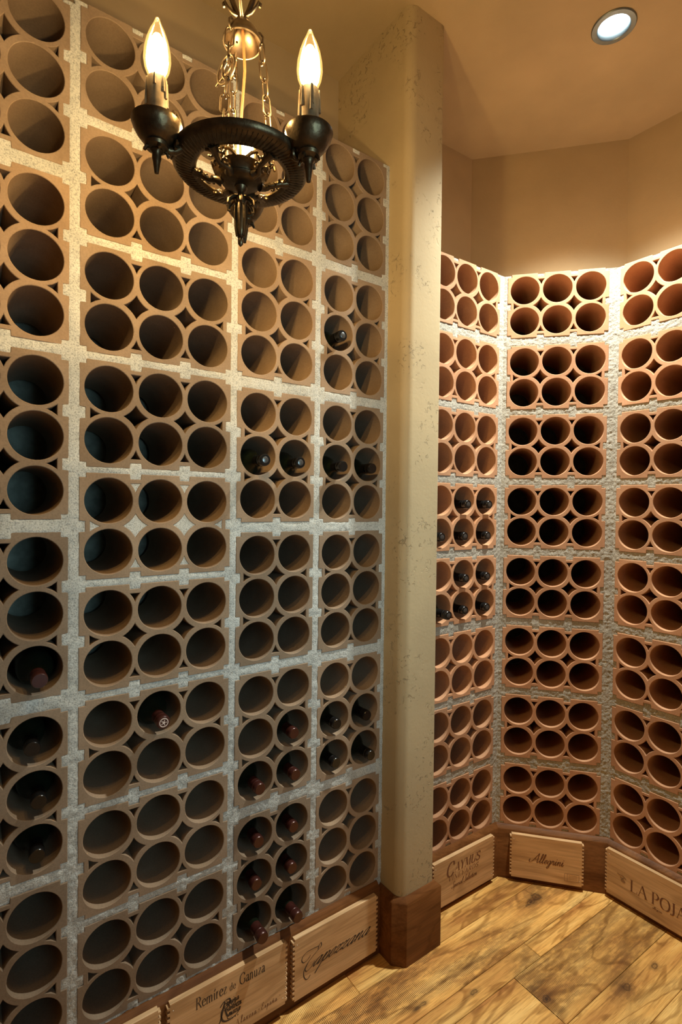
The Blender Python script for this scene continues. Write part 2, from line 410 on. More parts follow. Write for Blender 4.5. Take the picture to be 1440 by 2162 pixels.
# ------------------------------------------------------------------ clay blocks
E_ = 0.535 * P; HOLE = 0.446 * P
def circle(cx, cz, r, n=40):
    return [(cx + r * math.cos(2 * math.pi * k / n), cz + r * math.sin(2 * math.pi * k / n)) for k in range(n)]
def block_outline(nx, nz):
    """CCW outline with mortar notches between the holes and stepped corners; origin at the top-left hole"""
    x0, x1, z1, z0 = -E_, (nx - 1) * P + E_, E_, -(nz - 1) * P - E_
    nd, nw, cs, ct = 0.105 * P, 0.11 * P, 0.12 * P, 0.09 * P
    pts = [(x0 + cs, z0), ]
    for i in range(nx - 1):
        c = (i + 0.5) * P; pts += [(c - nw, z0), (c - nw * 0.9, z0 + nd), (c + nw * 0.9, z0 + nd), (c + nw, z0)]
    pts += [(x1 - cs, z0), (x1 - cs, z0 + ct), (x1, z0 + ct)]
    for j in range(nz - 1):
        c = -(nz - 1 - j - 0.5) * P; pts += [(x1, c - nw), (x1 - nd, c - nw * 0.9), (x1 - nd, c + nw * 0.9), (x1, c + nw)]
    pts += [(x1, z1 - ct), (x1 - cs, z1 - ct), (x1 - cs, z1)]
    for i in range(nx - 1):
        c = (nx - 1 - i - 0.5) * P; pts += [(c + nw, z1), (c + nw * 0.9, z1 - nd), (c - nw * 0.9, z1 - nd), (c - nw, z1)]
    pts += [(x0 + cs, z1), (x0 + cs, z1 - ct), (x0, z1 - ct)]
    for j in range(nz - 1):
        c = -(j + 0.5) * P; pts += [(x0, c + nw), (x0 + nd, c + nw * 0.9), (x0 + nd, c - nw * 0.9), (x0, c - nw)]
    pts += [(x0, z0 + ct), (x0 + cs, z0 + ct)]
    return pts
def diamond(cx, cz):
    """four-cusped void between four round holes"""
    r = 0.566 * P; out = []
    h = math.sqrt(r * r - 0.25 * P * P)
    tip = 0.5 * P - h
    for k in range(4):          # arcs around the four hole centres, corners at tips
        a0 = math.pi / 2 * k
        sx, sz = [(1, 1), (-1, 1), (-1, -1), (1, -1)][k]
        hx, hz = cx + sx * P / 2, cz + sz * P / 2
        A = [(cx + tip, cz), (cx, cz + tip), (cx - tip, cz), (cx, cz - tip)][k]
        B = [(cx, cz + tip), (cx - tip, cz), (cx, cz - tip), (cx + tip, cz)][k]
        aa = math.atan2(A[1] - hz, A[0] - hx); bb = math.atan2(B[1] - hz, B[0] - hx)
        d = (bb - aa + math.pi) % (2 * math.pi) - math.pi
        for i in range(5):
            t = i / 5; out.append((hx + r * math.cos(aa + d * t), hz + r * math.sin(aa + d * t)))
    return out
def triangle(cx, cz, side):
    """small void at the block edge; side = direction of the flat edge (0 top, 1 left, 2 bottom, 3 right)"""
    r = 0.528 * P; f = 0.342 * P
    w = 0.5 * P - math.sqrt(r * r - f * f); ap = math.sqrt(r * r - 0.25 * P * P)
    mid = (ap + f) / 2; wm = 0.5 * P - math.sqrt(r * r - mid * mid)
    pts = [(0, ap), (wm, mid), (w, f), (-w, f), (-wm, mid)]     # flat at top, CCW
    c, s = math.cos(side * math.pi / 2), math.sin(side * math.pi / 2)
    return [(cx + x * c - z * s, cz + x * s + z * c) for x, z in pts]
def voids(nx, nz):
    out = []
    for i in range(nx - 1):
        out.append(triangle((i + .5) * P, 0, 0)); out.append(triangle((i + .5) * P, -(nz - 1) * P, 2))
        for j in range(nz - 1): out.append(diamond((i + .5) * P, -(j + .5) * P))
    for j in range(nz - 1):
        out.append(triangle(0, -(j + .5) * P, 1)); out.append(triangle((nx - 1) * P, -(j + .5) * P, 3))
    return out
BD = 0.28
def block_mesh(nx, nz):
    holes = [circle(i * P, -j * P, HOLE) for i in range(nx) for j in range(nz)] + voids(nx, nz)
    mb = plate(block_outline(nx, nz), holes, BD, 0.0013)
    me = mesh('clay_block', mb.v, mb.f, 35); me.materials.append(CLAY); return me
BLK = {(3, 2): block_mesh(3, 2), (2, 3): block_mesh(2, 3)}
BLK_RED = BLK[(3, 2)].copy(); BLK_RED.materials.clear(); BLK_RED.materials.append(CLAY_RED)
mbf = MB()
for vd in voids(3, 2):
    q = plate(offset_poly(vd, 0.0004), [], 0.02, 0.0008); mbf.add(q.v, q.f)
FILL = mesh('mortar_plug', mbf.v, mbf.f); FILL.materials.append(MORTAR)

VA = [1.0045, .6248, .2511, -.1282, -.5082, -.8843]
VB = [1.0163, .7584, .5045, .2516, .0013, -.2524, -.5047, -.7570, -1.0109]
VC = [.9982, .6215, .2398, -.1395, -.5161, -.8979]
VD = [.9956, .6154, .2364, -.1429, -.5231, -.9044]
VR = [.8064, .5404, .2790, .0161, -.2497, -.5161, -.7780, -1.0430]
COLS = {'L': [(-.733, 2, 3, VA), (-.3640, 3, 2, VB), (-.0084 + .0168, 2, 3, VA), (.2665, 3, 2, VB), (.6369, 2, 3, VC), (.8943, 2, 3, VD)],
        'R1': [(1.3073, 3, 2, VR)], 'R2': [(.2215, 3, 2, VR)],
        'R3': [(-.868, 3, 2, VR), (-.4975, 3, 2, VR), (-.127, 3, 2, VR)]}
c12, c23 = meet('R1', 'R2'), meet('R2', 'R3')
SPAN = {'L': (-.815, 1.083), 'R1': (1.165, ucoord('R1', c12) + .006), 'R2': (ucoord('R2', c12) - .006, ucoord('R2', c23) + .006), 'R3': (ucoord('R3', c23) - .006, 0.185)}
ZR = {'L': (0.20, EYE + 1.0755), 'R1': (0.185, EYE + .8685), 'R2': (0.185, EYE + .8685), 'R3': (0.185, EYE + .8685)}
WNAME = {'L': 'wall_left', 'R1': 'wall_alcove_left', 'R2': 'wall_alcove_back', 'R3': 'wall_alcove_right'}
# rough: (mean recess, amplitude)
RGH = {'L': (0.0012, 0.0022), 'R1': (0.0026, 0.0022), 'R2': (0.0026, 0.0022), 'R3': (0.0026, 0.0022)}

def sd_rect(X, Z, x0, x1, z0, z1):
    return np.maximum(np.maximum(x0 - X, X - x1), np.maximum(z0 - Z, Z - z1))
def mortar_skin(fc):
    u0, u1 = SPAN[fc]; z0, z1 = ZR[fc]
    st = 0.004 if fc == 'L' else 0.003
    xs = np.linspace(u0, u1, int((u1 - u0) / st) + 1); zs = np.linspace(z0, z1, int((z1 - z0) / st) + 1)
    X, Z = np.meshgrid(xs, zs)
    S = np.full(X.shape, 1.0)
    nd, nw, cs, ct = 0.105 * P, 0.11 * P, 0.12 * P, 0.09 * P
    for (u, nx, nz, vs) in COLS[fc]:
        for v in vs:
            bx0, bx1 = u - E_, u + (nx - 1) * P + E_
            bz1 = EYE + v + E_; bz0 = EYE + v - (nz - 1) * P - E_
            ix = np.where((xs > bx0 - .03) & (xs < bx1 + .03))[0]; iz = np.where((zs > bz0 - .03) & (zs < bz1 + .03))[0]
            if len(ix) == 0 or len(iz) == 0: continue
            sl = (slice(iz[0], iz[-1] + 1), slice(ix[0], ix[-1] + 1))
            x, z = X[sl], Z[sl]
            d = sd_rect(x, z, bx0, bx1, bz0, bz1)
            cut = []
            for i in range(nx - 1):
                c = u + (i + .5) * P
                cut += [(c - nw, c + nw, bz1 - nd, bz1 + .05), (c - nw, c + nw, bz0 - .05, bz0 + nd)]
            for j in range(nz - 1):
                c = EYE + v - (j + .5) * P
                cut += [(bx0 - .05, bx0 + nd, c - nw, c + nw), (bx1 - nd, bx1 + .05, c - nw, c + nw)]
            for xa, xb in ((bx0 - .05, bx0 + cs), (bx1 - cs, bx1 + .05)):
                for za, zb in ((bz0 - .05, bz0 + ct), (bz1 - ct, bz1 + .05)): cut.append((xa, xb, za, zb))
            for (a, b, c, e) in cut: d = np.maximum(d, -sd_rect(x, z, a, b, c, e))
            S[sl] = np.minimum(S[sl], d)
    top = np.full(xs.shape, 0.0)
    for (u, nx, nz, vs) in COLS[fc]:
        inside = (xs > u - E_ - .014) & (xs < u + (nx - 1) * P + E_ + .014)
        top[inside] = np.maximum(top[inside], EYE + vs[0] + E_ - .0015)
    top[top == 0] = top[top > 0].min()
    keep = (S > -0.0072) & (Z <= top[None, :] + 1e-6)
    cell = keep[:-1, :-1] & keep[1:, :-1] & keep[:-1, 1:] & keep[1:, 1:]
    used = np.zeros(S.shape, bool)
    used[:-1, :-1] |= cell; used[1:, :-1] |= cell; used[:-1, 1:] |= cell; used[1:, 1:] |= cell
    idx = np.full(S.shape, -1, int); idx[used] = np.arange(used.sum())
    rec, amp = RGH[fc]
    so = {'L': 0, 'R1': 11, 'R2': 23, 'R3': 37}[fc]
    verts = []
    for x, z, s in zip(X[used], Z[used], S[used]):
        low = 1.0 + 0.9 * max(0.0, min(1.0, (1.1 - z) / 0.6)) if fc == 'L' else 1.0
        p = Vector((x * 1.0 + so, 0.3, z))
        if fc == 'L': nz_ = 0.50 * noise.noise(p * 45) + 0.50 * noise.noise(p * 110) + 0.3 * noise.noise(p * 14)
        else: nz_ = 0.35 * noise.noise(p * 26) + 0.55 * noise.noise(p * 80) + 0.55 * noise.noise(p * 170)
        y = rec * low - amp * low * nz_ + max(0.0, -s) * 0.55 - min(s, 0.008) * 0.05
        verts.append((x, y, z))
    i, j = np.where(cell)
    faces = np.stack([idx[i, j], idx[i, j + 1], idx[i + 1, j + 1], idx[i + 1, j]], 1).tolist()
    mb = MB(); mb.add(verts, faces)
    # grout bed behind the tubes and the ledge on top
    nsk = len(mb.f)
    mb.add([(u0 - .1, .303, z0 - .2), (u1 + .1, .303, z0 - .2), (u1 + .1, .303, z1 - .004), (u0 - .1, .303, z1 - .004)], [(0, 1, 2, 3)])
    for (u, nx, nz, vs) in COLS[fc]:
        zt = EYE + vs[0] + E_
        mb.box(u - E_ - .012, u + (nx - 1) * P + E_ + .012, 0.004, RECESS, zt - .0075, zt - .0025)
    me = mesh(WNAME[fc], mb.v, mb.f, 60)
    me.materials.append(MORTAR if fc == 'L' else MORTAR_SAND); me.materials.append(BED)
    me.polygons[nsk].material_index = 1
    return me

WALLS = {}
for fc in ('L', 'R1', 'R2', 'R3'):
    w = add(WNAME[fc], mortar_skin(fc), MORTAR, None, MF[fc]); tag(w, kind='structure'); WALLS[fc] = w
    for ci, (u, nx, nz, vs) in enumerate(COLS[fc]):
        for bi, v in enumerate(vs):
            j = 0.0 if fc == 'L' else 0.0012
            m = Matrix.Translation((u + random.uniform(-j, j), random.uniform(-.0004, .0012), EYE + v + random.uniform(-j, j))) @ Matrix.Rotation(random.uniform(-.003, .003) * (1 if fc != 'L' else .3), 4, 'Y')
            b = add('clay_block', BLK[(nx, nz)] if fc == 'L' else BLK_RED, None, w, m)
            if fc == 'L' and ci == 3 and bi == 4:
                add('mortar_plug', FILL, None, b, Matrix.Translation((0, 0.0012, 0)))

# ------------------------------------------------------------------ plaster walls above, partition, ceiling, rear of the room
def quad_wall(name, a, b, z0, z1, mat, thick=0.08):
    """wall of some thickness standing on plan points a -> b, body on the left of the direction"""
    a, b = Vector(a), Vector(b); d = (b - a).normalized(); n = Vector((-d.y, d.x)) * thick
    v = []
    for p in (a, b, b + n, a + n):
        v += [(p.x, p.y, z0), (p.x, p.y, z1)]
    f = [(0, 2, 3, 1), (2, 4, 5, 3), (4, 6, 7, 5), (6, 0, 1, 7), (1, 3, 5, 7), (0, 6, 4, 2)]
    o = add(name, mesh(name, v, f), mat); return tag(o, kind='structure')
def lpt(u, y): return MF['L'] @ Vector((u, y, 0))
def fpt(fc, u, y):
    q = MF[fc] @ Vector((u, y, 0)); return (q.x, q.y)
k12 = meet('R1', 'R2', RECESS, RECESS); k23 = meet('R2', 'R3', RECESS, RECESS)
LEND = -1.75
rend = fpt('R3', 0.62, RECESS)
quad_wall('wall_upper_left', fpt('L', LEND, RECESS), fpt('L', 1.09, RECESS), ZR['L'][1] - .012, CEIL, PLASTER)
quad_wall('wall_upper_alcove_left', fpt('R1', 1.10, RECESS), k12, ZR['R1'][1] - .012, CEIL, PLASTER)
quad_wall('wall_upper_alcove_back', k12, k23, ZR['R1'][1] - .012, CEIL, PLASTER)
quad_wall('wall_upper_alcove_right', k23, fpt('R3', 0.62, RECESS), ZR['R1'][1] - .012, CEIL, PLASTER)
# plain ends of the rack walls outside the view
quad_wall('wall_left_end', fpt('L', LEND, 0.0), fpt('L', -.815, 0.0), 0, ZR['L'][1], PLASTER, .28)
quad_wall('wall_right_end', fpt('R3', 0.185, 0.0), fpt('R3', .62, 0.0), 0, ZR['R3'][1], PLASTER, .28)
# rear walls
def lp2(u, y): q = lpt(u, y); return (q.x, q.y)
quad_wall('wall_rear_left', lp2(LEND, REAR_Y), lp2(LEND, 0.3), 0, CEIL, PLASTER)
quad_wall('wall_rear_right', fpt('R3', .62, .1), lp2(2.05, REAR_Y), 0, CEIL, PLASTER)
mb = MB()
T = 0.1
for (x0, x1, z0, z1) in ((LEND - .1, WIN[0], 0, CEIL), (WIN[1], 2.1, 0, CEIL), (WIN[0], WIN[1], 0, WIN[2]), (WIN[0], WIN[1], WIN[3], CEIL)):
    mb.box(x0, x1, REAR_Y - T, REAR_Y, z0, z1)
tag(mb.build('wall_rear', PLASTER, None, MF['L']), kind='structure')
mb = MB()
fw_ = .045
for (x0, x1, z0, z1) in ((WIN[0], WIN[0] + fw_, WIN[2], WIN[3]), (WIN[1] - fw_, WIN[1], WIN[2], WIN[3]), (WIN[0] + fw_, WIN[1] - fw_, WIN[2], WIN[2] + fw_), (WIN[0] + fw_, WIN[1] - fw_, WIN[3] - fw_, WIN[3])):
    mb.box(x0, x1, REAR_Y - .07, REAR_Y - .02, z0, z1)
wn = tag(mb.build('window_1', DARKWOOD, None, MF['L']), kind='structure')
mb = MB(); mb.box(WIN[0] + fw_, WIN[1] - fw_, REAR_Y - .047, REAR_Y - .043, WIN[2] + fw_, WIN[3] - fw_)
mb.build('pane', PANE, wn)

# ceiling with a round cut for the recessed lamp
SPOT = (0.835, 1.665)
mb = MB(); q = [lpt(LEND - .15, .7), lpt(LEND - .15, REAR_Y - .15), lpt(2.9, REAR_Y - .15), lpt(2.9, .7)]
outer = [(p.x, p.y) for p in q]
hole = [(SPOT[0] + .050 * math.cos(2 * math.pi * k / 32), SPOT[1] + .050 * math.sin(2 * math.pi * k / 32)) for k in range(32)]
tr = tessellate_polygon([[Vector((x, y, 0)) for x, y in outer], [Vector((x, y, 0)) for x, y in hole]])
mb.add([(x, y, CEIL) for x, y in outer + hole], tr)
tag(mb.build('ceiling', PLASTER), kind='structure')
mb = MB(); mb.v = [(p.x, p.y, -0.019) for p in q]; mb.f = [(0, 1, 2, 3)]
FLOOR = tag(mb.build('floor', DARKWOOD), kind='structure')

# partition (plaster pillar between the two racks), in the left wall's frame
def arc(cx, cy, r, a0, a1, n=8): return [(cx + r * math.cos(a0 + (a1 - a0) * k / n), cy + r * math.sin(a0 + (a1 - a0) * k / n)) for k in range(n + 1)]
PU0, PU1, PF = 1.083, 1.229, -0.088
shaft = [(PU0, 0.36)] + arc(PU0 + .030, PF + .030, .030, math.pi, 1.5 * math.pi) + arc(PU1 - .010, PF + .010, .010, 1.5 * math.pi, 2 * math.pi, 5) + [(PU1, 0.42)]
def prism(path, layers):
    v = []; f = []; n = len(path)
    for lp, z in layers: v += [(x, y, z) for x, y in lp]
    for k in range(len(layers) - 1):
        for i in range(n - 1): f.append((k * n + i, k * n + i + 1, (k + 1) * n + i + 1, (k + 1) * n + i))
    return v, f
zs = [0.19 + k * (CEIL - 0.19) / 12 for k in range(13)]
v, f = prism(shaft, [(shaft, z) for z in zs])
o = add('wall_partition', mesh('wall_partition', v, f, 50), PLASTER_ROUGH, None, MF['L']); tag(o, kind='structure')

# ------------------------------------------------------------------ baseboards
def open_offset(path, d):
    """push an open path to its right-hand side by d"""
    out = []; n = len(path)
    for i in range(n):
        e = []
        if i > 0: a = Vector(path[i]) - Vector(path[i - 1]); e.append(a.normalized())
        if i < n - 1: a = Vector(path[i + 1]) - Vector(path[i]); e.append(a.normalized())
        ns = [Vector((q.y, -q.x)) for q in e]
        b = sum(ns, Vector((0, 0))); b.normalize(); c = max(.4, b.dot(ns[0]))
        out.append(tuple(Vector(path[i]) + b * (d / c)))
    return out
def baseboard(name, path, d, h, lip, mw=None):
    lay = [(open_offset(path, d), 0.0), (open_offset(path, d), h - .015), (open_offset(path, d - .002), h - .0115), (open_offset(path, d - .0145), h), (open_offset(path, -lip), h)]
    v, f = prism(path, lay)
    o = add(name, mesh(name, v, f, 30), DARKWOOD, None, mw); return tag(o, kind='structure')
BT = 0.016
baseboard('baseboard_left', [(-1.74, 0), (PU0 - .018, 0)], BT, 0.222, 0.01, MF['L'])
bp = [(PU0 - .002, 0.03), (PU0 - .002, PF + .022), (PU0 + .022, PF - .002), (PU1 + .001, PF - .002), (PU1 + .001, 0.05)]
baseboard('baseboard_partition', bp, BT, 0.207, 0.012, MF['L'])
alc = [fpt('R1', 1.17, 0), tuple(c12), tuple(c23), fpt('R3', 0.60, 0)]
baseboard('baseboard_alcove', alc, BT, 0.200, 0.012)

# ------------------------------------------------------------------ floor planks
FA = 0.597
MP = Matrix(((math.cos(FA), -math.sin(FA), 0, 0), (math.sin(FA), math.cos(FA), 0, 0), (0, 0, 1, 0), (0, 0, 0, 1)))
seams = [-1.00, -.87, -.74, -.60, -.47, -.33, -.21, -.07, .07, .19, .33, .45, .562, .688, .814, .985, 1.048, 1.198, 1.325]
ends = {.985: [-.1, 1.448], .814: [.45, 1.316], .688: [.2], 1.048: [.55], 1.198: [.9], .562: [.95]}
SPOTS = [(1.655, 1.150, .030, .020), (1.615, 1.144, .034, .010), (1.338, .889, .016, .013), (1.568, .782, .020, .012), (1.712, .770, .016, .012), (1.18, 1.020, .018, .007), (1.02, 1.075, .03, .007)]
HEAVY = {(1.048, 1), (.814, 2)}
rs = random.Random(5)
plank_cache = {}
for s0, s1 in zip(seams[:-1], seams[1:]):
    es = ends.get(s0) or [rs.uniform(-.7, .2), rs.uniform(.7, 1.4)]
    tm = 1.93 if s0 < 1.0 else 1.66 + (1.32 - s0) / .285 * .26
    t = [-1.45] + es + [tm]
    for ti, (t0, t1) in enumerate(zip(t[:-1], t[1:])):
        L, W = t1 - t0 - .0010, s1 - s0 - .0012
        c = .0012; th = .019
        v = [(-L/2, -W/2, -th), (L/2, -W/2, -th), (L/2, W/2, -th), (-L/2, W/2, -th),
             (-L/2, -W/2, -c), (L/2, -W/2, -c), (L/2, W/2, -c), (-L/2, W/2, -c),
             (-L/2+c, -W/2+c, 0), (L/2-c, -W/2+c, 0), (L/2-c, W/2-c, 0), (-L/2+c, W/2-c, 0)]
        f = [(0, 1, 5, 4), (1, 2, 6, 5), (2, 3, 7, 6), (3, 0, 4, 7), (4, 5, 9, 8), (5, 6, 10, 9), (6, 7, 11, 10), (7, 4, 8, 11), (8, 9, 10, 11)]
        ct, cs_ = (t0 + t1) / 2, (s0 + s1) / 2
        loc = [(a - ct, b - cs_, rx, ry) for a, b, rx, ry in SPOTS if t0 < a < t1 and s0 < b < s1]
        hv = (s0, ti) in HEAVY
        mat = FLOORWOOD if not (loc or hv) else floor_wood(hv, loc)
        add('plank', mesh('plank', v, f), mat, FLOOR, MP @ Matrix.Translation((ct, cs_, 0)))

# ------------------------------------------------------------------ pen lettering
def smooth_pts(pts, n=6):
    if len(pts) < 3: return [Vector(p) for p in pts]
    P_ = [Vector(p) for p in pts]; out = []
    for i in range(len(P_) - 1):
        p0 = P_[i - 1] if i > 0 else P_[i] * 2 - P_[i + 1]; p1, p2 = P_[i], P_[i + 1]
        p3 = P_[i + 2] if i + 2 < len(P_) else p2 * 2 - p1
        for k in range(n):
            t = k / n
            out.append(0.5 * ((2 * p1) + (p2 - p0) * t + (2 * p0 - 5 * p1 + 4 * p2 - p3) * t * t + (3 * p1 - p0 - 3 * p2 + p3) * t ** 3))
    out.append(P_[-1]); return out
class Pen:
    """writes flat ink shapes in the x-z plane (y=0 towards the reader is -y)"""
    def __init__(s): s.v, s.f = [], []
    def stroke(s, pts, nib, thin, curve=True):
        q = smooth_pts(pts) if curve else [Vector(p) for p in pts]
        if len(q) < 2: return
        k = len(s.v); nib = Vector(nib)
        for i in range(len(q)):
            t = (q[min(i + 1, len(q) - 1)] - q[max(i - 1, 0)])
            if t.length < 1e-9: t = Vector((1, 0))
            t.normalize(); n = Vector((-t.y, t.x)); h = abs(n.dot(nib)) / 2 + thin / 2
            for sg in (-1, 1): p = q[i] + n * h * sg; s.v.append((p.x, 0, p.y))
        for i in range(len(q) - 1): s.f.append((k + 2 * i, k + 2 * i + 2, k + 2 * i + 3, k + 2 * i + 1))
    def dot(s, x, z, r):
        k = len(s.v)
        for a in range(8): s.v.append((x + r * math.cos(a * math.pi / 4), 0, z + r * math.sin(a * math.pi / 4)))
        s.f.append(tuple(range(k, k + 8)))
    def mesh(s, name): return mesh(name, s.v, s.f)

def stem(x, a=0, b=1, s0=True, s1=True):
    o = [('l', [(x, a), (x, b)])]
    if s0: o.append(('s', [(x - .13, a), (x + .13, a)]))
    if s1: o.append(('s', [(x - .13, b), (x + .13, b)]))
    return o
SER = {
 'C': (.86, [('c', [(.80, .76), (.66, .97), (.42, 1.0), (.16, .82), (.06, .5), (.15, .18), (.42, 0), (.68, .05), (.84, .22)]), ('s', [(.80, .70), (.82, 1.0)])]),
 'A': (.82, [('t', [(.40, 1), (.08, 0)]), ('l', [(.40, 1), (.74, 0)]), ('s', [(.2, .36), (.6, .36)]), ('s', [(-.03, 0), (.2, 0)]), ('s', [(.58, 0), (.88, 0)])]),
 'Y': (.78, [('l', [(.08, 1), (.40, .48)]), ('t', [(.72, 1), (.40, .48)]), ('l', [(.40, .48), (.40, 0)]), ('s', [(-.03, 1), (.22, 1)]), ('s', [(.58, 1), (.84, 1)]), ('s', [(.27, 0), (.53, 0)])]),
 'M': (1.0, [('t', [(.12, 0), (.16, 1)]), ('l', [(.16, 1), (.48, .06)]), ('t', [(.48, .06), (.82, 1)]), ('l', [(.82, 1), (.86, 0)]), ('s', [(0, 0), (.24, 0)]), ('s', [(.72, 0), (1.0, 0)]), ('s', [(.04, 1), (.2, 1)]), ('s', [(.8, 1), (.95, 1)])]),
 'U': (.88, [('c', [(.16, 1), (.16, .35), (.24, .08), (.46, 0), (.66, .08), (.74, .35)]), ('t', [(.74, .35), (.74, 1)]), ('s', [(.02, 1), (.3, 1)]), ('s', [(.62, 1), (.86, 1)])]),
 'S': (.66, [('c', [(.56, .78), (.44, .97), (.28, 1.0), (.11, .86), (.12, .68), (.34, .52), (.55, .38), (.6, .18), (.44, .02), (.26, 0), (.08, .2)]), ('s', [(.56, .74), (.58, .98)]), ('s', [(.07, .02), (.08, .26)])]),
 'V': (.78, [('l', [(.08, 1), (.40, 0)]), ('t', [(.40, 0), (.70, 1)]), ('s', [(-.04, 1), (.22, 1)]), ('s', [(.58, 1), (.82, 1)])]),
 'I': (.38, stem(.19)),
 'J': (.42, [('c', [(.24, 1), (.24, .4), (.22, .08), (.08, -.06), (-.04, 0)]), ('s', [(.10, 1), (.38, 1)])]),
 'N': (.90, [('t', [(.14, 0), (.14, 1)]), ('l', [(.14, 1), (.74, 0)]), ('t', [(.74, 0), (.74, 1)]), ('s', [(.0, 0), (.28, 0)]), ('s', [(.6, 1), (.88, 1)]), ('s', [(0, 1), (.16, 1)])]),
 'E': (.70, stem(.16) + [('s', [(.16, 1), (.60, 1)]), ('s', [(.16, .52), (.48, .52)]), ('s', [(.16, 0), (.62, 0)]), ('s', [(.60, .82), (.61, 1)]), ('s', [(.62, 0), (.64, .2)])]),
 'R': (.82, stem(.16) + [('c', [(.16, 1), (.48, .98), (.62, .78), (.48, .56), (.16, .52)]), ('l', [(.38, .52), (.74, .02)]), ('s', [(.68, 0), (.86, 0)])]),
 'D': (.90, stem(.16) + [('c', [(.16, 1), (.52, .95), (.78, .7), (.80, .45), (.7, .15), (.46, .01), (.16, 0)])]),
 'L': (.70, stem(.16) + [('s', [(.16, 0), (.62, 0)]), ('s', [(.62, 0), (.65, .24)])]),
 'P': (.72, stem(.16) + [('c', [(.16, 1), (.48, .98), (.64, .75), (.48, .50), (.16, .46)])]),
 'O': (.96, [('c', [(.48, 1), (.2, .88), (.08, .5), (.2, .12), (.48, 0), (.76, .12), (.88, .5), (.76, .88), (.48, 1)])]),
 'G': (.92, [('c', [(.80, .78), (.66, .97), (.42, 1.0), (.16, .82), (.06, .5), (.15, .18), (.42, 0), (.62, .03), (.78, .12)]), ('l', [(.80, .08), (.80, .42)]), ('s', [(.62, .42), (.92, .42)]), ('s', [(.80, .72), (.82, 1.0)])]),
 'e': (.54, [('c', [(.10, .33), (.46, .36), (.42, .55), (.28, .62), (.11, .5), (.07, .28), (.15, .07), (.32, 0), (.49, .13)])]),
 'm': (.98, stem(.12, 0, .6, True, False) + [('c', [(.12, .46), (.28, .61), (.42, .56), (.45, .4), (.45, 0)]), ('c', [(.45, .46), (.6, .61), (.75, .56), (.78, .4), (.78, 0)]), ('s', [(.02, .58), (.12, .61)]), ('s', [(.34, 0), (.56, 0)]), ('s', [(.67, 0), (.9, 0)])]),
 'n': (.64, stem(.12, 0, .6, True, False) + [('c', [(.12, .46), (.28, .61), (.42, .56), (.45, .4), (.45, 0)]), ('s', [(.02, .58), (.12, .61)]), ('s', [(.34, 0), (.57, 0)])]),
 'u': (.64, [('c', [(.12, .6), (.12, .2), (.17, .04), (.32, 0), (.45, .1)]), ('l', [(.46, .6), (.46, 0)]), ('s', [(.02, .6), (.12, .6)]), ('s', [(.36, .6), (.46, .6)]), ('s', [(.46, .01), (.57, .01)])]),
 '\u00ed': (.30, stem(.14, 0, .6, True, False) + [('s', [(.04, .58), (.14, .61)]), ('l', [(.12, .74), (.26, .95)])]),
 'r': (.44, stem(.12, 0, .6, True, False) + [('c', [(.12, .40), (.22, .58), (.38, .60)]), ('s', [(.02, .58), (.12, .61)])]),
 'z': (.52, [('s', [(.06, .59), (.44, .59)]), ('l', [(.44, .59), (.06, .01)]), ('s', [(.06, .01), (.46, .01)]), ('s', [(.06, .59), (.05, .46)]), ('s', [(.46, .01), (.48, .15)])]),
 'd': (.60, [('c', [(.44, .5), (.28, .61), (.1, .46), (.07, .25), (.14, .05), (.28, 0), (.44, .14)]), ('l', [(.45, 1.0), (.45, 0)]), ('s', [(.33, .98), (.45, 1.0)]), ('s', [(.45, 0), (.56, 0)])]),
 'a': (.55, [('c', [(.1, .50), (.24, .61), (.38, .56), (.41, .4), (.41, .1), (.46, .01), (.54, .05)]), ('c', [(.41, .36), (.2, .31), (.08, .17), (.16, .02), (.3, .03), (.41, .15)])]),
 ' ': (.30, []),
}
def serif(pen, text, x, z, size, w=.13, slant=0.0, track=0.05, condense=1.0):
    thin = .035 * size
    for ch in text:
        adv, st = SER[ch]
        for kind, pts in st:
            pts = [(x + (px * condense + pz * slant) * size, z + pz * size) for px, pz in pts]
            if kind == 's': pen.stroke(pts, (0, 0), thin, False)
            elif kind == 't': pen.stroke(pts, (0, 0), thin * 1.25, False)
            elif kind == 'l': pen.stroke(pts, (w * size, 0), thin * .5, False)
            else: pen.stroke(pts, (w * size, 0), thin * .8)
        x += (adv * condense + track) * size
    return x
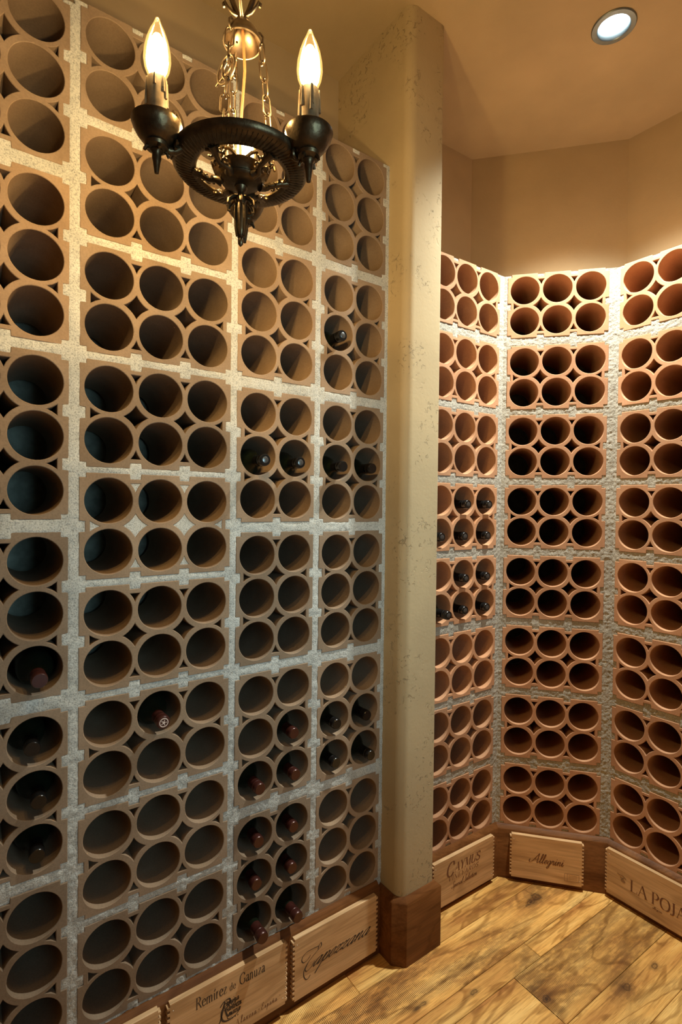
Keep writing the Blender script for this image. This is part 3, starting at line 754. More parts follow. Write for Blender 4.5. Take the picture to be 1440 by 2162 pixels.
SCR = {
 'C': (.85, [[(.78, .80), (.90, 1.02), (.82, 1.14), (.66, 1.0), (.45, .55), (.28, .20), (.20, .02)], [(.20, .02), (.05, -.35), (-.10, -.62), (-.16, -.55), (-.08, -.25), (.16, .10), (.40, .12), (.62, .32)],
            [(.80, .86), (.40, 1.0), (.06, .80), (-.08, .52), (.02, .38), (.22, .50), (.36, .62)]]),
 'A': (.72, [[(-.45, .34), (-.52, .14), (-.36, .0), (-.10, .16), (.20, .60), (.46, 1.0)], [(.46, 1.0), (.47, .5), (.46, .10), (.54, .0), (.70, .14)], [(.02, .42), (.30, .34), (.58, .42)]]),
 'a': (.50, [[(.36, .34), (.24, .41), (.09, .30), (.05, .12), (.14, 0), (.28, .10), (.37, .40)], [(.37, .40), (.33, .12), (.38, 0), (.52, .16)]]),
 'p': (.46, [[(.0, .16), (.12, .42)], [(.12, .42), (.10, -.48)], [(.12, .22), (.24, .41), (.36, .32), (.34, .10), (.22, 0), (.14, .06)], [(.22, 0), (.36, .03), (.48, .16)]]),
 'e': (.38, [[(0, .14), (.22, .20), (.28, .34), (.19, .41), (.08, .30), (.07, .10), (.18, 0), (.40, .16)]]),
 'z': (.42, [[(.02, .28), (.10, .40), (.20, .36), (.33, .40), (.04, .02)], [(.04, .02), (.16, .05), (.28, 0), (.44, .16)]]),
 'n': (.52, [[(0, .22), (.10, .41), (.09, 0)], [(.09, .12), (.25, .38), (.35, .36), (.33, .08), (.40, 0), (.54, .16)]]),
 'l': (.30, [[(0, .12), (.18, .50), (.24, .88), (.18, .98), (.11, .80), (.08, .12), (.16, 0), (.32, .16)]]),
 'g': (.48, [[(.36, .34), (.24, .41), (.09, .30), (.05, .12), (.14, 0), (.28, .10), (.37, .40)], [(.37, .40), (.32, -.15), (.20, -.42), (.08, -.34), (.24, -.10), (.50, .16)]]),
 'r': (.40, [[(0, .16), (.10, .44), (.14, .36), (.26, .38), (.22, .10), (.30, 0), (.42, .16)]]),
 'i': (.28, [[(0, .16), (.12, .41), (.09, .10), (.16, 0), (.30, .16)]]),
 't': (.28, [[(0, .16), (.16, .75), (.09, .10), (.16, 0), (.30, .16)], [(.02, .46), (.26, .48)]]),
 'c': (.36, [[(.28, .34), (.18, .41), (.07, .28), (.06, .10), (.16, 0), (.38, .16)]]),
 'o': (.40, [[(.2, .41), (.07, .28), (.07, .1), (.18, 0), (.3, .12), (.3, .3), (.2, .41), (.42, .34)]]),
 'v': (.40, [[(0, .2), (.08, .41), (.12, .05), (.18, 0), (.32, .3), (.3, .42), (.42, .36)]]),
 's': (.34, [[(0, .14), (.16, .42), (.22, .2), (.14, 0), (.02, .05)], [(.14, 0), (.36, .16)]]),
 'j': (.28, [[(0, .16), (.12, .41), (.08, -.3), (-.06, -.42)], [(-.06, -.42), (.3, .16)]]),
 'S': (.62, [[(.55, .85), (.42, 1.02), (.26, .92), (.30, .68), (.44, .40), (.36, .08), (.12, .0), (-.06, .14)], [(.36, .08), (.5, .02), (.62, .14)]]),
 'R': (.75, [[(.22, 1.0), (.16, .5), (.08, -.05), (-.1, -.12)], [(-.05, .8), (.2, 1.04), (.5, 1.0), (.56, .78), (.4, .56), (.2, .5)], [(.3, .52), (.5, .1), (.66, .02), (.8, .14)]]),
 'E': (.60, [[(.5, .9), (.3, 1.02), (.14, .86), (.22, .6), (.36, .55)], [(.36, .55), (.1, .45), (.05, .18), (.2, 0), (.55, .16)]]),
 '\u00f1': (.52, [[(0, .22), (.10, .41), (.09, 0)], [(.09, .12), (.25, .38), (.35, .36), (.33, .08), (.40, 0), (.54, .16)], [(.08, .55), (.18, .62), (.28, .55), (.38, .62)]]),
 ' ': (.30, []),
}
def script(pen, text, x, z, size, slant=.55, w=.055, thin=.022, track=0.0, cond=1.0):
    for ch in text:
        adv, st = SCR[ch]
        for pts in st:
            pen.stroke([(x + (px * cond + pz * slant) * size, z + pz * size) for px, pz in pts], (w * size * .95, w * size * .25), thin * size)
        if ch == 'i': pen.dot(x + (.14 + .62 * slant) * size, z + .62 * size, .045 * size)
        x += (adv * cond + track) * size
    return x

# ------------------------------------------------------------------ crate panels on the baseboards
def crate_panel(fc, u0, u1, z0, z1, label, left=True, right=True):
    W, Hh = u1 - u0, z1 - z0
    nt_ = 12; td = .0062; pz = Hh / (2 * nt_ + 1)
    pts = [(0, 0), (W, 0)]
    if right:
        for k in range(2 * nt_ + 1):
            x = W - (td if k % 2 == 0 else 0); pts += [(x, k * pz + .0004), (x, (k + 1) * pz - .0004)]
    pts.append((W - (td if right else 0), Hh))
    pts.append((td if left else 0, Hh))
    if left:
        for k in range(2 * nt_, -1, -1):
            x = td if k % 2 == 0 else 0; pts += [(x, (k + 1) * pz - .0004), (x, k * pz + .0004)]
    clean = []
    for p in pts:
        if not clean or (abs(p[0] - clean[-1][0]) + abs(p[1] - clean[-1][1])) > 1e-6: clean.append(p)
    clean[0] = (td if left else 0, 0); clean[1] = (W - (td if right else 0), 0)
    mb = plate(clean, [], .0135, .0005, back=True)
    o = mb.build('crate_panel', PINE, None, MF[fc] @ Matrix.Translation((u0, -BT - .0138, z0)))
    tag(o, label, 'crate panel', 'wooden crate ends fixed along the skirting')
    for (x, z) in ((.014, Hh - .018), (W - .014, .02)):
        m = MB(); m.lathe([(0, .0006), (.0013, .0003), (.0015, 0)], 8, cap=False)
        m.build('nail_head', NAIL, o, Matrix.Translation((x, 0, z)) @ Matrix.Rotation(math.radians(90), 4, 'X'), 60)
    return o, W, Hh
def ink(parent, pen, name, mat, x=0, z=0):
    return add(name, pen.mesh(name), mat, parent, Matrix.Translation((x, -.0003, z)))

def fit(pen, x0, x1, z=None):
    xs = [v[0] for v in pen.v]; mn, mx = min(xs), max(xs)
    pen.v = [((x - mn) / (mx - mn) * (x1 - x0) + x0, y, zz) for x, y, zz in pen.v]; return pen
def joined(*pens):
    out = Pen()
    for q in pens:
        k = len(out.v); out.v += q.v; out.f += [tuple(i + k for i in f) for f in q.f]
    return out
def wr(fn, text, x0, x1, z, size, **kw):
    q = Pen(); fn(q, text, 0, z, size, **kw); return fit(q, x0, x1)

# partly seen panel in the bottom left corner
crate_panel('L', .045, .380, .044, .216, 'pale crate panel cut off at the bottom left of the picture')
o, W, Hh = crate_panel('L', .395, .724, .040, .212, 'pale crate panel printed with dark serif lettering and a curly monogram')
ink(o, joined(wr(serif, 'Rem\u00edrez', .070, .151, .124, .0285, w=.13, track=.04), wr(serif, 'de', .159, .176, .124, .019, w=.10), wr(serif, 'Ganuza', .186, .260, .124, .0285, w=.13, track=.04)), 'lettering', INK)
pn = Pen(); script(pn, 'R', .130, .060, .044, slant=.15, w=.09)
rs2 = random.Random(3)
for rw, zz in ((0, .090), (1, .074), (2, .060)):
    script(pn, ['enira', 'aneza', 'naza'][rw], .150 + .003 * rw, zz, .022, slant=.2, w=.11, cond=.75)
pn.stroke([(.146, .098), (.137, .080), (.140, .058), (.156, .050), (.178, .054), (.190, .068)], (.0035, .002), .001)
for k in range(9):
    x, z = rs2.uniform(.146, .190), rs2.uniform(.058, .102); r = rs2.uniform(.003, .007)
    pn.stroke([(x + r * math.cos(a), z + r * math.sin(a)) for a in (0, 1, 2, 3, 4, 5, 5.8)], (.0014, .0008), .0005)
for k in range(3): pn.dot(.168 + .007 * k, .050, .0016)
ink(o, pn, 'monogram', INK)
pn = joined(wr(serif, 'A', .177, .187, .024, .014, w=.10), wr(script, 'lavesa', .190, .236, .024, .019, slant=.1, w=.09, track=.15), wr(script, 'Espa\u00f1a', .250, .298, .024, .017, slant=.1, w=.09, track=.15))
pn.dot(.243, .030, .0014); pn.dot(.306, .034, .0012)
ink(o, pn, 'small_print', BRAND)

o, W, Hh = crate_panel('L', .741, 1.046, .028, .203, 'pale crate panel with looping black script next to the plaster pillar')
pn = Pen(); cs_, cx_, cz_ = .052, .028, .070
for pts in ([(1.30, 1.03), (1.25, .87), (.84, .65), (.42, .38), (.17, .06), (.16, -.23), (.27, -.46), (.44, -.50), (.57, -.36)],
            [(1.30, 1.03), (1.24, 1.08), (1.13, .98), (1.06, .80)],
            [(1.13, .97), (.72, 1.00), (.26, .98), (.02, .74), (.13, .52), (.40, .56), (.58, .72)],
            [(.42, .38), (.24, .10), (.34, -.05), (.60, .03), (.86, .26)]):
    pn.stroke([(cx_ + a * cs_, cz_ + b * cs_) for a, b in pts], (.0020, .0008), .0009)
ink(o, joined(pn, wr(script, 'apezzana', .066, .278, .070, .046, slant=.85, w=.085, thin=.022)), 'lettering', INK)

o, W, Hh = crate_panel('R1', 1.262, 1.578, .020, .181, 'pale crate panel with tall dark capitals over two smaller lines, behind the pillar base', True, True)
ink(o, joined(wr(serif, 'C', .067, .108, .094, .048, w=.17, slant=.25), wr(serif, 'AYMUS', .104, .240, .101, .030, w=.17, slant=.25, track=.02)), 'lettering', BRAND)
ink(o, wr(serif, 'VINEYARDS', .078, .230, .077, .016, w=.11, slant=.25, track=.10), 'lettering', BRAND)
ink(o, wr(script, 'Special Selection', .090, .222, .048, .021, slant=.4, w=.07, thin=.05), 'small_print', BRAND)

o, W, Hh = crate_panel('R2', .196, .455, .020, .181, 'pale crate panel with small reddish-brown script on the back alcove skirting')
ink(o, wr(script, 'Allegrini', .068, .192, .066, .036, slant=.35, w=.09, thin=.03), 'lettering', BRAND)
pn = Pen()
for a, b in (((.194, .015), (.243, .015)), ((.243, .015), (.243, .042)), ((.243, .042), (.194, .042)), ((.194, .042), (.194, .015)), ((.203, .015), (.203, .042))):
    pn.stroke([a, b], (0, 0), .0015, False)
for z in (.035, .029, .023):
    for k in range(6): pn.stroke([(.208 + k * .005, z - .001 * (k % 2)), (.2115 + k * .005, z + .0015)], (.0012, .0012), .0012, False)
ink(o, pn, 'stamp', FAINT)

o, W, Hh = crate_panel('R3', -.929, -.520, .020, .181, 'long pale crate panel with large spaced brown capitals at the right edge')
ink(o, joined(wr(serif, 'LA', .088, .146, .054, .039, w=.13, track=.0), wr(serif, 'POJA', .158, .264, .054, .039, w=.13, track=.04)), 'lettering', BRAND)
ink(o, wr(script, 'allegrini', .161, .192, .038, .008, slant=.1, w=.08, thin=.05), 'small_print', BRAND)
pn = Pen()
for k in range(9): pn.dot(.056 + .0045 * (k % 3) + .002 * (k // 3), .083 - .0055 * (k // 3) - .002 * (k % 2), .0028)
pn.stroke([(.044, .092), (.052, .089), (.062, .091), (.074, .084)], (.002, .002), .0015); ink(o, pn, 'stamp', FAINT)

# ------------------------------------------------------------------ bottles
mb = MB()
BL = .294
prof = [(0.0, .010), (.020, .004), (.033, .0), (.0365, .004), (.0375, .012), (.0375, .185), (.0365, .198), (.031, .212), (.0225, .224), (.0165, .236), (.0148, .248), (.0142, .284), (.0, .284)]
mb.lathe(prof, 28, cap=False); ME_BODY = mesh('body', mb.v, mb.f, 40); ME_BODY.materials.append(GLASSD)
def cap_mesh(mat):
    mb = MB(); mb.lathe([(.0152, .232), (.0150, .262), (.0150, .2716), (.0158, .2724), (.0158, .2744), (.0150, .2752), (.0150, .2770), (.0161, .2780), (.0161, .2880), (.0152, .2925), (.0140, .2940), (0, .2940)], 28, cap=False)
    me = mesh('capsule', mb.v, mb.f, 45); me.materials.append(mat); return me
CAPS = {'red': cap_mesh(FOIL_RED), 'black': cap_mesh(FOIL_BLACK)}
mb = MB(); mb.lathe([(.0, .2946), (.0075, .2946), (.0085, .2941)], 24, cap=False); ME_DISC = mesh('top_disc', mb.v, mb.f, 40); ME_DISC.materials.append(FOIL_GREY)
mb = MB(); mb.lathe([(.0085, .2941), (.0088, .2946), (.0105, .2946), (.0108, .2941)], 24, cap=False); mb.lathe([(0, .2945), (.0035, .2945), (.0037, .2941)], 6, cap=False)
for k in range(5):
    a = k * 2 * math.pi / 5; mb.lathe([(0, .2945), (.0014, .2945), (.0015, .2941)], 6, c=(.0055 * math.cos(a), .0055 * math.sin(a), 0), cap=False)
ME_EMB = mesh('emblem', mb.v, mb.f, 40); ME_EMB.materials.append(EMBLEM)
def bottle(fc, u, v, out, du, cap, top, label):
    """lying in a tube, neck towards the room; out = how far the cap stands proud of the wall face"""
    r = bpy.data.objects.new('wine_bottle', None); COL.objects.link(r)
    y0 = -out + BL
    # local z of the bottle -> -y of the wall (towards the room)
    yaw = math.atan2(du, .25)
    r.matrix_world = MF[fc] @ Matrix.Translation((u + du, -out, EYE + v)) @ Matrix.Rotation(-yaw, 4, 'Z') @ Matrix.Rotation(math.radians(90), 4, 'X') @ Matrix.Translation((0, 0, -BL))
    add('body', ME_BODY, None, r); add('capsule', CAPS[cap], None, r)
    if top: add(top.name, top, None, r)
    tag(r, label, 'bottle', 'wine bottles lying in the clay tubes'); return r
AX = -0.0128
def hp(u, v, i, j): return u + i * P, v - j * P + AX
BOT = [
 ('L', .0084, VA[3], 1, 2, .034, .004, 'red', None, 'brown-capped bottle at the left edge, above the three dark-capped ones'),
 ('L', .0084, VA[4], 1, 0, .006, -.006, 'black', None, 'dark bottle at the left edge, upper of the column of three black caps'),
 ('L', .0084, VA[4], 1, 1, .008, .006, 'black', None, 'dark bottle at the left edge, middle of the column of three black caps'),
 ('L', .0084, VA[4], 1, 2, .006, .003, 'black', None, 'dark bottle at the left edge, lowest of the column of three black caps'),
 ('L', .2665, VB[6], 1, 0, .033, 0, 'red', ME_EMB, 'lone red-capped bottle with a pale round emblem on its cap'),
 ('L', .6369, VC[2], 0, 1, .041, 0, 'black', ME_DISC, 'dark bottle in the mid-height row of four, leftmost'),
 ('L', .6369, VC[2], 1, 1, .027, 0, 'black', ME_DISC, 'dark bottle in the mid-height row of four, second from the left'),
 ('L', .8943, VD[2], 0, 1, .032, 0, 'black', None, 'dark bottle in the mid-height row of four, second from the pillar'),
 ('L', .8943, VD[2], 1, 1, .024, 0, 'black', None, 'dark bottle in the mid-height row of four, next to the pillar'),
 ('L', .8943, VD[1], 0, 1, .024, -.002, 'black', ME_DISC, 'highest bottle on the left wall, alone below the chandelier near the pillar'),
 ('L', .6369, VC[4], 1, 1, .008, 0, 'red', None, 'burgundy-capped bottle, topmost of the nine above the crate panels'),
 ('L', .6369, VC[4], 1, 2, .015, .002, 'red', None, 'burgundy-capped bottle, right of the two in the second row from the top of the nine'),
 ('L', .6369, VC[4], 0, 2, .025, .002, 'red', None, 'burgundy-capped bottle, left of the two in the second row from the top of the nine'),
 ('L', .8943, VD[4], 0, 1, .012, .002, 'black', None, 'black-capped bottle near the pillar, upper left of the group of four'),
 ('L', .8943, VD[4], 1, 1, .013, 0, 'black', None, 'black-capped bottle near the pillar, upper right of the group of four'),
 ('L', .8943, VD[4], 0, 2, .012, 0, 'black', None, 'black-capped bottle near the pillar, lower left of the group of four'),
 ('L', .8943, VD[4], 1, 2, .034, 0, 'black', None, 'black-capped bottle near the pillar, lower right of the group of four, standing out furthest'),
 ('L', .6369, VC[5], 0, 0, .010, .007, 'red', None, 'burgundy-capped bottle, left one of the third row up from the skirting'),
 ('L', .6369, VC[5], 1, 0, .006, .003, 'red', None, 'burgundy-capped bottle, right one of the third row up from the skirting'),
 ('L', .6369, VC[5], 0, 1, .008, .003, 'red', None, 'burgundy-capped bottle, left one of the second row up from the skirting'),
 ('L', .6369, VC[5], 1, 1, .007, -.001, 'red', None, 'burgundy-capped bottle, right one of the second row up from the skirting'),
 ('L', .6369, VC[5], 0, 2, .051, .001, 'red', None, 'burgundy-capped bottle in the lowest row, its long cap over the monogrammed crate panel'),
 ('L', .6369, VC[5], 1, 2, .044, -.003, 'red', None, 'burgundy-capped bottle in the lowest row, its long cap over the gap between crate panels'),
 ('R1', 1.3073, VR[3], 1, 0, .019, 0, 'black', ME_DISC, 'dark bottle in the alcove, top row of the ten there, nearer the pillar'),
 ('R1', 1.3073, VR[3], 2, 0, .017, 0, 'black', ME_DISC, 'dark bottle in the alcove, top row of the ten there, nearer the corner'),
 ('R1', 1.3073, VR[3], 0, 1, .007, 0, 'black', ME_DISC, 'dark bottle in the alcove, second row, half hidden by the pillar'),
 ('R1', 1.3073, VR[3], 1, 1, .006, 0, 'black', ME_DISC, 'dark bottle in the alcove, second row, middle one'),
 ('R1', 1.3073, VR[3], 2, 1, .012, 0, 'black', ME_DISC, 'dark bottle in the alcove, second row, nearest the corner'),
 ('R1', 1.3073, VR[4], 1, 0, .014, 0, 'black', ME_DISC, 'dark bottle in the alcove, third row, nearer the pillar'),
 ('R1', 1.3073, VR[4], 2, 0, .013, 0, 'black', ME_DISC, 'dark bottle in the alcove, third row, nearer the corner'),
 ('R1', 1.3073, VR[4], 0, 1, .043, 0, 'black', ME_DISC, 'dark bottle in the alcove, lowest row, sticking out beside the pillar edge'),
 ('R1', 1.3073, VR[4], 1, 1, .011, .001, 'black', ME_DISC, 'dark bottle in the alcove, lowest row, middle one'),
 ('R1', 1.3073, VR[4], 2, 1, .012, .001, 'black', ME_DISC, 'dark bottle in the alcove, lowest row, nearest the corner'),
]
for (fc, u, v, i, j, out, du, cap, top, label) in BOT:
    uu, vv = hp(u, v, i, j); bottle(fc, uu, vv, out, du, cap, top, label)

# ------------------------------------------------------------------ recessed spotlight
sp = bpy.data.objects.new('recessed_spotlight', None); COL.objects.link(sp); sp.location = (SPOT[0], SPOT[1], CEIL)
tag(sp, 'round recessed ceiling spotlight with steel trim, lit cold white', 'spotlight')
mb = MB(); mb.lathe([(.0495, .004), (.064, .0), (.0645, -.002), (.062, -.0045), (.048, -.005), (.0455, -.002), (.043, .03), (.0428, .05)], 48, cap=False)
mb.build('trim_ring', STEEL, sp, None, 40)
mb = MB(); mb.lathe([(.0, .022), (.020, .0225), (.036, .026), (.043, .033)], 40, cap=False); mb.build('lens', LAMP, sp, None, 60)
mb = MB(); mb.lathe([(.0, .075), (.045, .07), (.049, .05), (.0495, .004)], 32, cap=False); mb.build('housing', STEEL, sp, None, 40)
ld = bpy.data.lights.new('spot_beam', 'SPOT'); ld.energy = SPOT_W; ld.color = (0.95, 1.0, 0.92)
ld.spot_size = math.radians(108); ld.spot_blend = 1.0; ld.shadow_soft_size = 0.03
l = bpy.data.objects.new('spot_beam', ld); COL.objects.link(l); l.parent = sp; l.location = (0, 0, -.012)

# ------------------------------------------------------------------ chandelier
CX, CY = -.1585, .8117
ch = bpy.data.objects.new('chandelier', None); COL.objects.link(ch); ch.location = (CX, CY, EYE)
tag(ch, 'small dark bronze three-candle chandelier hanging on chains', 'chandelier')
def polar(r, a, h): return (r * math.cos(a), r * math.sin(a), h)
ARM = [math.atan2(.742 - CY, -.2631 - CX), math.atan2(.758 - CY, -.0516 - CX), math.atan2(.935 - CY, -.1756 - CX)]
ARMP = [(-.2631 - CX, .742 - CY), (-.0516 - CX, .758 - CY), (-.1756 - CX, .935 - CY)]
# broad rim: shallow dish flange, both faces
prof = [(.0660, .5030), (.0700, .5000), (.080, .5000), (.091, .5020), (.0985, .5055), (.1015, .5095), (.1020, .5150), (.0990, .5170), (.0955, .5160), (.088, .5115), (.078, .5085), (.0690, .5075), (.0660, .5060), (.0660, .5030)]
mb = MB(); mb.lathe(prof, 72, cap=False)
for k in range(84):                                           # gadroon beads under the rim
    a = 2 * math.pi * k / 84
    mb.tube([polar(.074, a, .4995), polar(.085, a + .03, .5005), (polar(.096, a + .06, .5040))], lambda t: .0011 * (0.5 + math.sin(math.pi * t) * .6), 4)
mb.build('bowl_rim', IRON, ch, None, 40)
# hub cup with scalloped crown
mb = MB()
mb.lathe([(0, .4835), (.010, .4825), (.022, .4840), (.0295, .4880), (.0320, .4920), (.0300, .4945), (.0325, .4985), (.0410, .5050), (.0400, .5065), (.032, .5010), (.012, .4970), (0, .4965)], 48, cap=False)
for k in range(6):
    a = k * math.pi / 3 + .2
    mb.tube([polar(.039, a - .34, .5045), polar(.0415, a - .17, .5115), polar(.0430, a, .5150), polar(.0415, a + .17, .5115), polar(.039, a + .34, .5045)], .0028, 6)
hub = mb.build('hub_cup', IRON, ch, None, 40)
toc = math.atan2(-CY, -CX)                                    # azimuth towards the camera
def spiral(c, r0, turns, a0, sgn, radial, tang, n=18):
    pts = []
    for i in range(n + 1):
        t = i / n; a = a0 + sgn * turns * 2 * math.pi * t; r = r0 * (1 - .75 * t)
        pts.append(Vector(c) + Vector(radial) * (r * math.cos(a)) + Vector(tang) * (r * math.sin(a)))
    return pts
for k, deg in enumerate((36, 97, 150, -150, -97, -36)):
    a = toc + math.radians(deg)
    ra = (math.cos(a), math.sin(a), .18); ta = (-math.sin(a), math.cos(a), 0)
    mb = MB()
    mb.tube([polar(.029, a, .489), polar(.038, a + .10, .4905), polar(.048, a - .06, .4930), polar(.060, a - .02, .4985), polar(.071, a + .02, .5030)], lambda t: .0074 - .0034 * math.sin(math.pi * t), 10)
    for sg in (-1, 1):
        c = Vector(polar(.0490, a, .4925)) + Vector(ta) * (.0085 * sg)
        mb.tube(spiral(c, .0068, .8, math.pi if sg > 0 else math.pi, sg, ra, ta), lambda t: .0020 * (1.15 - .5 * t), 6)
        c = Vector(polar(.0610, a, .4990)) + Vector(ta) * (.0115 * sg)
        mb.tube(spiral(c, .0082, .7, 0, -sg, ra, ta), lambda t: .0021 * (1.15 - .5 * t), 6)
    mb.build('scroll_spoke', IRON, ch, None, 50)
# finial
mb = MB()
mb.lathe([(0, .4840), (.010, .4820), (.0085, .4770), (.0045, .4730), (.0050, .4690), (.0085, .4660), (.0095, .4620), (.0075, .4570), (.0080, .4530)], 24, cap=False)
for k in range(6):
    a = toc + math.radians(60 * k)
    mb.tube([polar(.005, a, .466), polar(.014, a, .4630), polar(.0205, a, .4570), polar(.0215, a, .4515), polar(.0175, a, .4500)], lambda t: .0034 * (1 - .35 * t), 6)
mb.lathe([(.0078, .4560), (.0092, .4480), (.0090, .4330), (.0078, .4180), (.0060, .4085), (.0036, .4060), (.0044, .4020), (.0040, .3960), (.0, .3915)], 20, cap=False)
for k in range(8):
    a = k * math.pi / 4
    mb.tube([polar(.0085, a, .455), polar(.0092, a, .440), polar(.0082, a, .420), polar(.0060, a, .408)], .0016, 5)
mb.build('finial', IRON, ch, None, 45)
# arms with drip pans, sleeves, bulbs
for k, a in enumerate(ARM):
    RA = math.hypot(*ARMP[k])
    mb = MB()
    mb.tube([polar(.092, a, .5060), polar(.100, a, .4990), polar(.108, a, .4965), polar(.1150, a, .4975), polar(RA, a, .5000)], lambda t: .0062 - .0015 * t, 10)
    ra = (math.cos(a), math.sin(a), 0); ta = (-math.sin(a), math.cos(a), 0)
    mb.tube([polar(.0985, a, .5030), polar(.0955, a, .5180), polar(.0935, a, .5330), polar(.0950, a, .5440), polar(.0995, a, .5500), polar(.1030, a, .5490)], lambda t: .0062 * (1 - .45 * math.sin(math.pi * t)), 8)
    for sg in (-1, 1):
        c = Vector(polar(.102, a, .500)) + Vector(ta) * (.010 * sg)
        mb.tube(spiral(c, .0075, .8, 0, sg, ta, (0, 0, 1)), lambda t: .0024, 6)
    mb.build('arm', IRON, ch, None, 50)
    c = polar(RA, a, 0)
    mb = MB(); mb.lathe([(0, .4890), (.008, .4900), (.0155, .4935), (.0170, .4975), (.0150, .5000), (.0215, .5040), (.0275, .5115), (.0318, .5200), (.0345, .5275), (.0340, .5292), (.0320, .5270), (.0265, .5180), (.0180, .5120), (.012, .5100), (.0, .5095)], 40, c, False)
    pan = mb.build('drip_pan', IRON, ch, None, 40)
    mb = MB(); mb.lathe([(.0075, .4930), (.0090, .4890), (.0060, .4850), (.0064, .4800), (.0050, .4740), (.0040, .4660), (.0030, .4590), (0, .4575)], 16, c, False)
    for q in range(4):
        b = q * math.pi / 2 + a
        mb.tube([(c[0] + .006 * math.cos(b), c[1] + .006 * math.sin(b), .4945), (c[0] + .014 * math.cos(b), c[1] + .014 * math.sin(b), .4915), (c[0] + .0165 * math.cos(b), c[1] + .0165 * math.sin(b), .4860)], lambda t: .0030 * (1 - .3 * t), 6)
    mb.build('pendant', IRON, ch, None, 45)
    # candle sleeve with drips
    mb = MB(); mb.lathe([(.0140, .5095), (.0138, .5450), (.0136, .5870), (.0125, .5890), (.0090, .5895), (0, .5895)], 28, c, False)
    rs3 = random.Random(20 + k)
    for q in range(9):
        b = rs3.uniform(0, 6.28); z1 = .588; z0 = rs3.uniform(.545, .575)
        mb.tube([(c[0] + .0137 * math.cos(b), c[1] + .0137 * math.sin(b), z1), (c[0] + .0141 * math.cos(b), c[1] + .0141 * math.sin(b), (z0 + z1) / 2), (c[0] + .0142 * math.cos(b), c[1] + .0142 * math.sin(b), z0)], lambda t: .0014 + .0010 * t, 6)
    sl = mb.build('candle_sleeve', SLEEVE, ch, None, 50)
    bulb_prof = [(.0095, .5880), (.0125, .5930), (.0168, .6030), (.0187, .6140), (.0180, .6270), (.0150, .6410), (.0105, .6540), (.0062, .6630), (.0042, .6680), (.0030, .6720), (0, .6735)]
    mb = MB(); mb.lathe(bulb_prof, 28, c, False); bb = mb.build('bulb', BULBGLASS, ch, None, 60)
    mb = MB(); mb.lathe([(0, .5905), (.0080, .5930), (.0135, .6030), (.0152, .6140), (.0138, .6270), (.0098, .6400), (.0050, .6490), (0, .6525)], 20, c, False)
    mb.build('glowing_core', GLOW, bb, None, 60)
    pl = bpy.data.lights.new('candle_light', 'POINT'); pl.energy = BULB_W; pl.color = (1.0, 0.69, 0.30); pl.shadow_soft_size = .013
    p = bpy.data.objects.new('candle_light', pl); COL.objects.link(p); p.parent = ch; p.location = (c[0], c[1], .6220)
# chains from the rim to the bell
def link_mesh(L, Wd, r):
    pts = []
    h = L / 2 - Wd / 2
    for i in range(9): a = math.pi * i / 8; pts.append((Wd / 2 * math.cos(a), 0, h + Wd / 2 * math.sin(a)))
    for i in range(9): a = math.pi + math.pi * i / 8; pts.append((Wd / 2 * math.cos(a), 0, -h + Wd / 2 * math.sin(a)))
    mb = MB(); mb.tube(pts, r, 6, True); me = mesh('chain_link', mb.v, mb.f, 60); me.materials.append(BRASS); return me
LK = link_mesh(.031, .0125, .0014); LKB = link_mesh(.052, .026, .0032)
def chain(a, b, me, pitch, parent):
    a, b = Vector(a), Vector(b); d = b - a; n = max(1, round(d.length / pitch)); z = d.normalized()
    x = z.cross(Vector((0, 0, 1)));
    if x.length < 1e-4: x = Vector((1, 0, 0))
    x.normalize(); y = z.cross(x)
    m = Matrix((x, y, z)).transposed().to_4x4()
    for i in range(n):
        q = a + d * ((i + .5) / n)
        add('chain_link', me, None, parent, Matrix.Translation(q) @ m @ Matrix.Rotation(math.radians(90 * (i % 2) + 35), 4, 'Z'))
for k in range(3):
    a = math.radians(4 + 120 * k)
    chain(polar(.046, a, .517), polar(.029, a, .698), LK, .0255, ch)
    mb = MB(); mb.tube([polar(.0450 - .006 * math.cos(t), a, .509 + .009 * math.sin(t)) for t in (-.6, 0, .6, 1.2, 1.8, 2.4, 3.1)], .0022, 6); mb.build('chain_loop', IRON, ch, None, 60)
    mb = MB(); mb.tube([polar(.020, a, .716), polar(.027, a, .7165), polar(.0315, a, .711), polar(.0305, a, .702), polar(.0265, a, .698), polar(.0255, a, .703)], .0017, 6); mb.build('hook', BRASS, ch, None, 60)
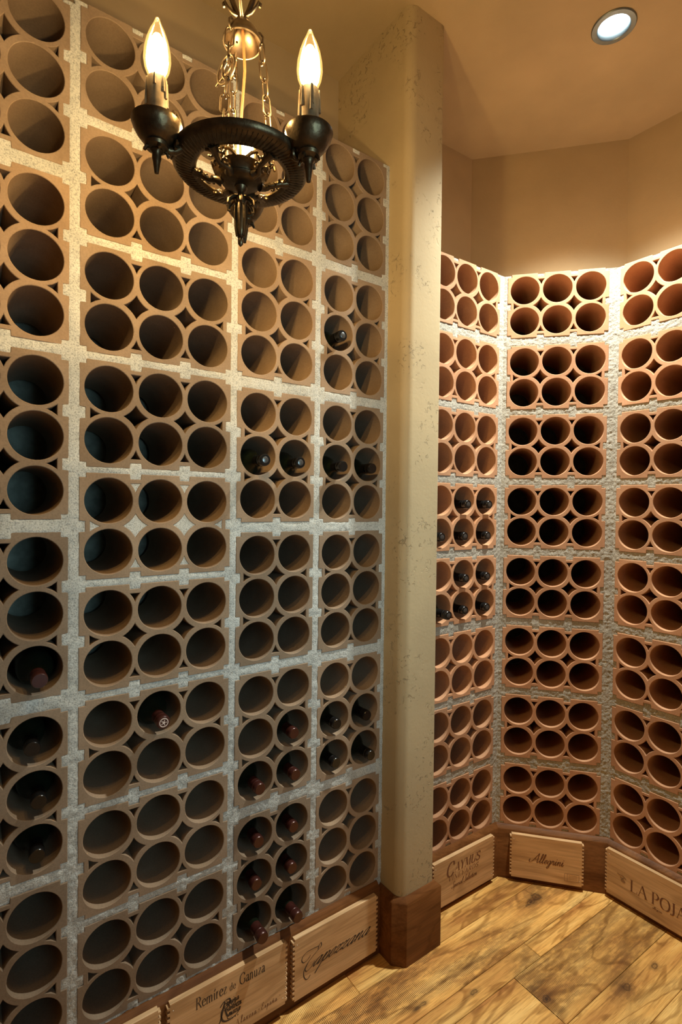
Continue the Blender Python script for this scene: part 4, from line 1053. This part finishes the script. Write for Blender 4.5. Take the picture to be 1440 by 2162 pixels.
# a decorative oval link with leaf tracery in the front chain
a = math.radians(244)
mb = MB()
cc = Vector(polar(.037, a, .632)); ta = Vector((-math.sin(a), math.cos(a), 0)); upv = Vector((.18, 0, .98))
mb.tube([cc + ta * (.0145 * math.cos(t)) + upv * (.021 * math.sin(t)) for t in [i * math.pi / 12 for i in range(24)]], .0020, 6, True)
for s_ in (-1, 1): mb.tube([cc + ta * (s_ * .0145 * (1 - i / 10)) * math.cos(i * .5) + upv * (.020 * (i / 5 - 1)) for i in range(11)], .0014, 6)
mb.build('oval_tracery', BRASS, ch, None, 60)
# bell, cord, top loop
mb = MB(); mb.lathe([(.0265, .6980), (.0290, .6985), (.0295, .7020), (.0275, .7075), (.0245, .7140), (.0225, .7170), (.0150, .7260), (.0080, .7310), (.0060, .7350), (0, .7360)], 40, cap=False)
mb.lathe([(.0265, .6980), (.0255, .7060), (.0200, .7180), (.0100, .7260), (0, .7280)], 40, cap=False); mb.build('bell', BRASS, ch, None, 40)
mb = MB(); mb.tube([(0, 0, .726), (.002, .001, .700), (.004, .002, .66), (.001, -.002, .60), (-.002, 0, .55), (0, 0, .500)], .0022, 8); mb.build('cord', CORD, ch, None, 60)
mb = MB()
mb.tube([(-.004, 0, .735), (-.010, 0, .748), (-.016, 0, .765), (-.017, 0, .785), (-.011, 0, .800), (0, 0, .806), (.011, 0, .800), (.017, 0, .785), (.016, 0, .765), (.010, 0, .748), (.004, 0, .735)], .0042, 8)
for sg in (-1, 1):
    mb.tube([(sg * .004, 0, .738), (sg * .014, -.003, .742), (sg * .022, -.004, .750), (sg * .026, -.004, .758), (sg * .0285, -.004, .755), (sg * .027, -.004, .750)], lambda t: .0036 * (1 - .5 * t), 6)
    mb.tube([(0, sg * .004, .736), (0, sg * .012, .742), (0, sg * .019, .750), (0, sg * .022, .746)], lambda t: .0030 * (1 - .4 * t), 6)
mb.build('top_loop', BRASS, ch, None, 60)
chain((0, 0, .792), (0, 0, CEIL - EYE - .03), LKB, .0425, ch)
mb = MB(); mb.lathe([(0, -.05), (.010, -.048), (.012, -.036), (.030, -.028), (.055, -.012), (.060, 0)], 40, (0, 0, CEIL - EYE), False); mb.build('ceiling_rose', IRON, ch, None, 40)
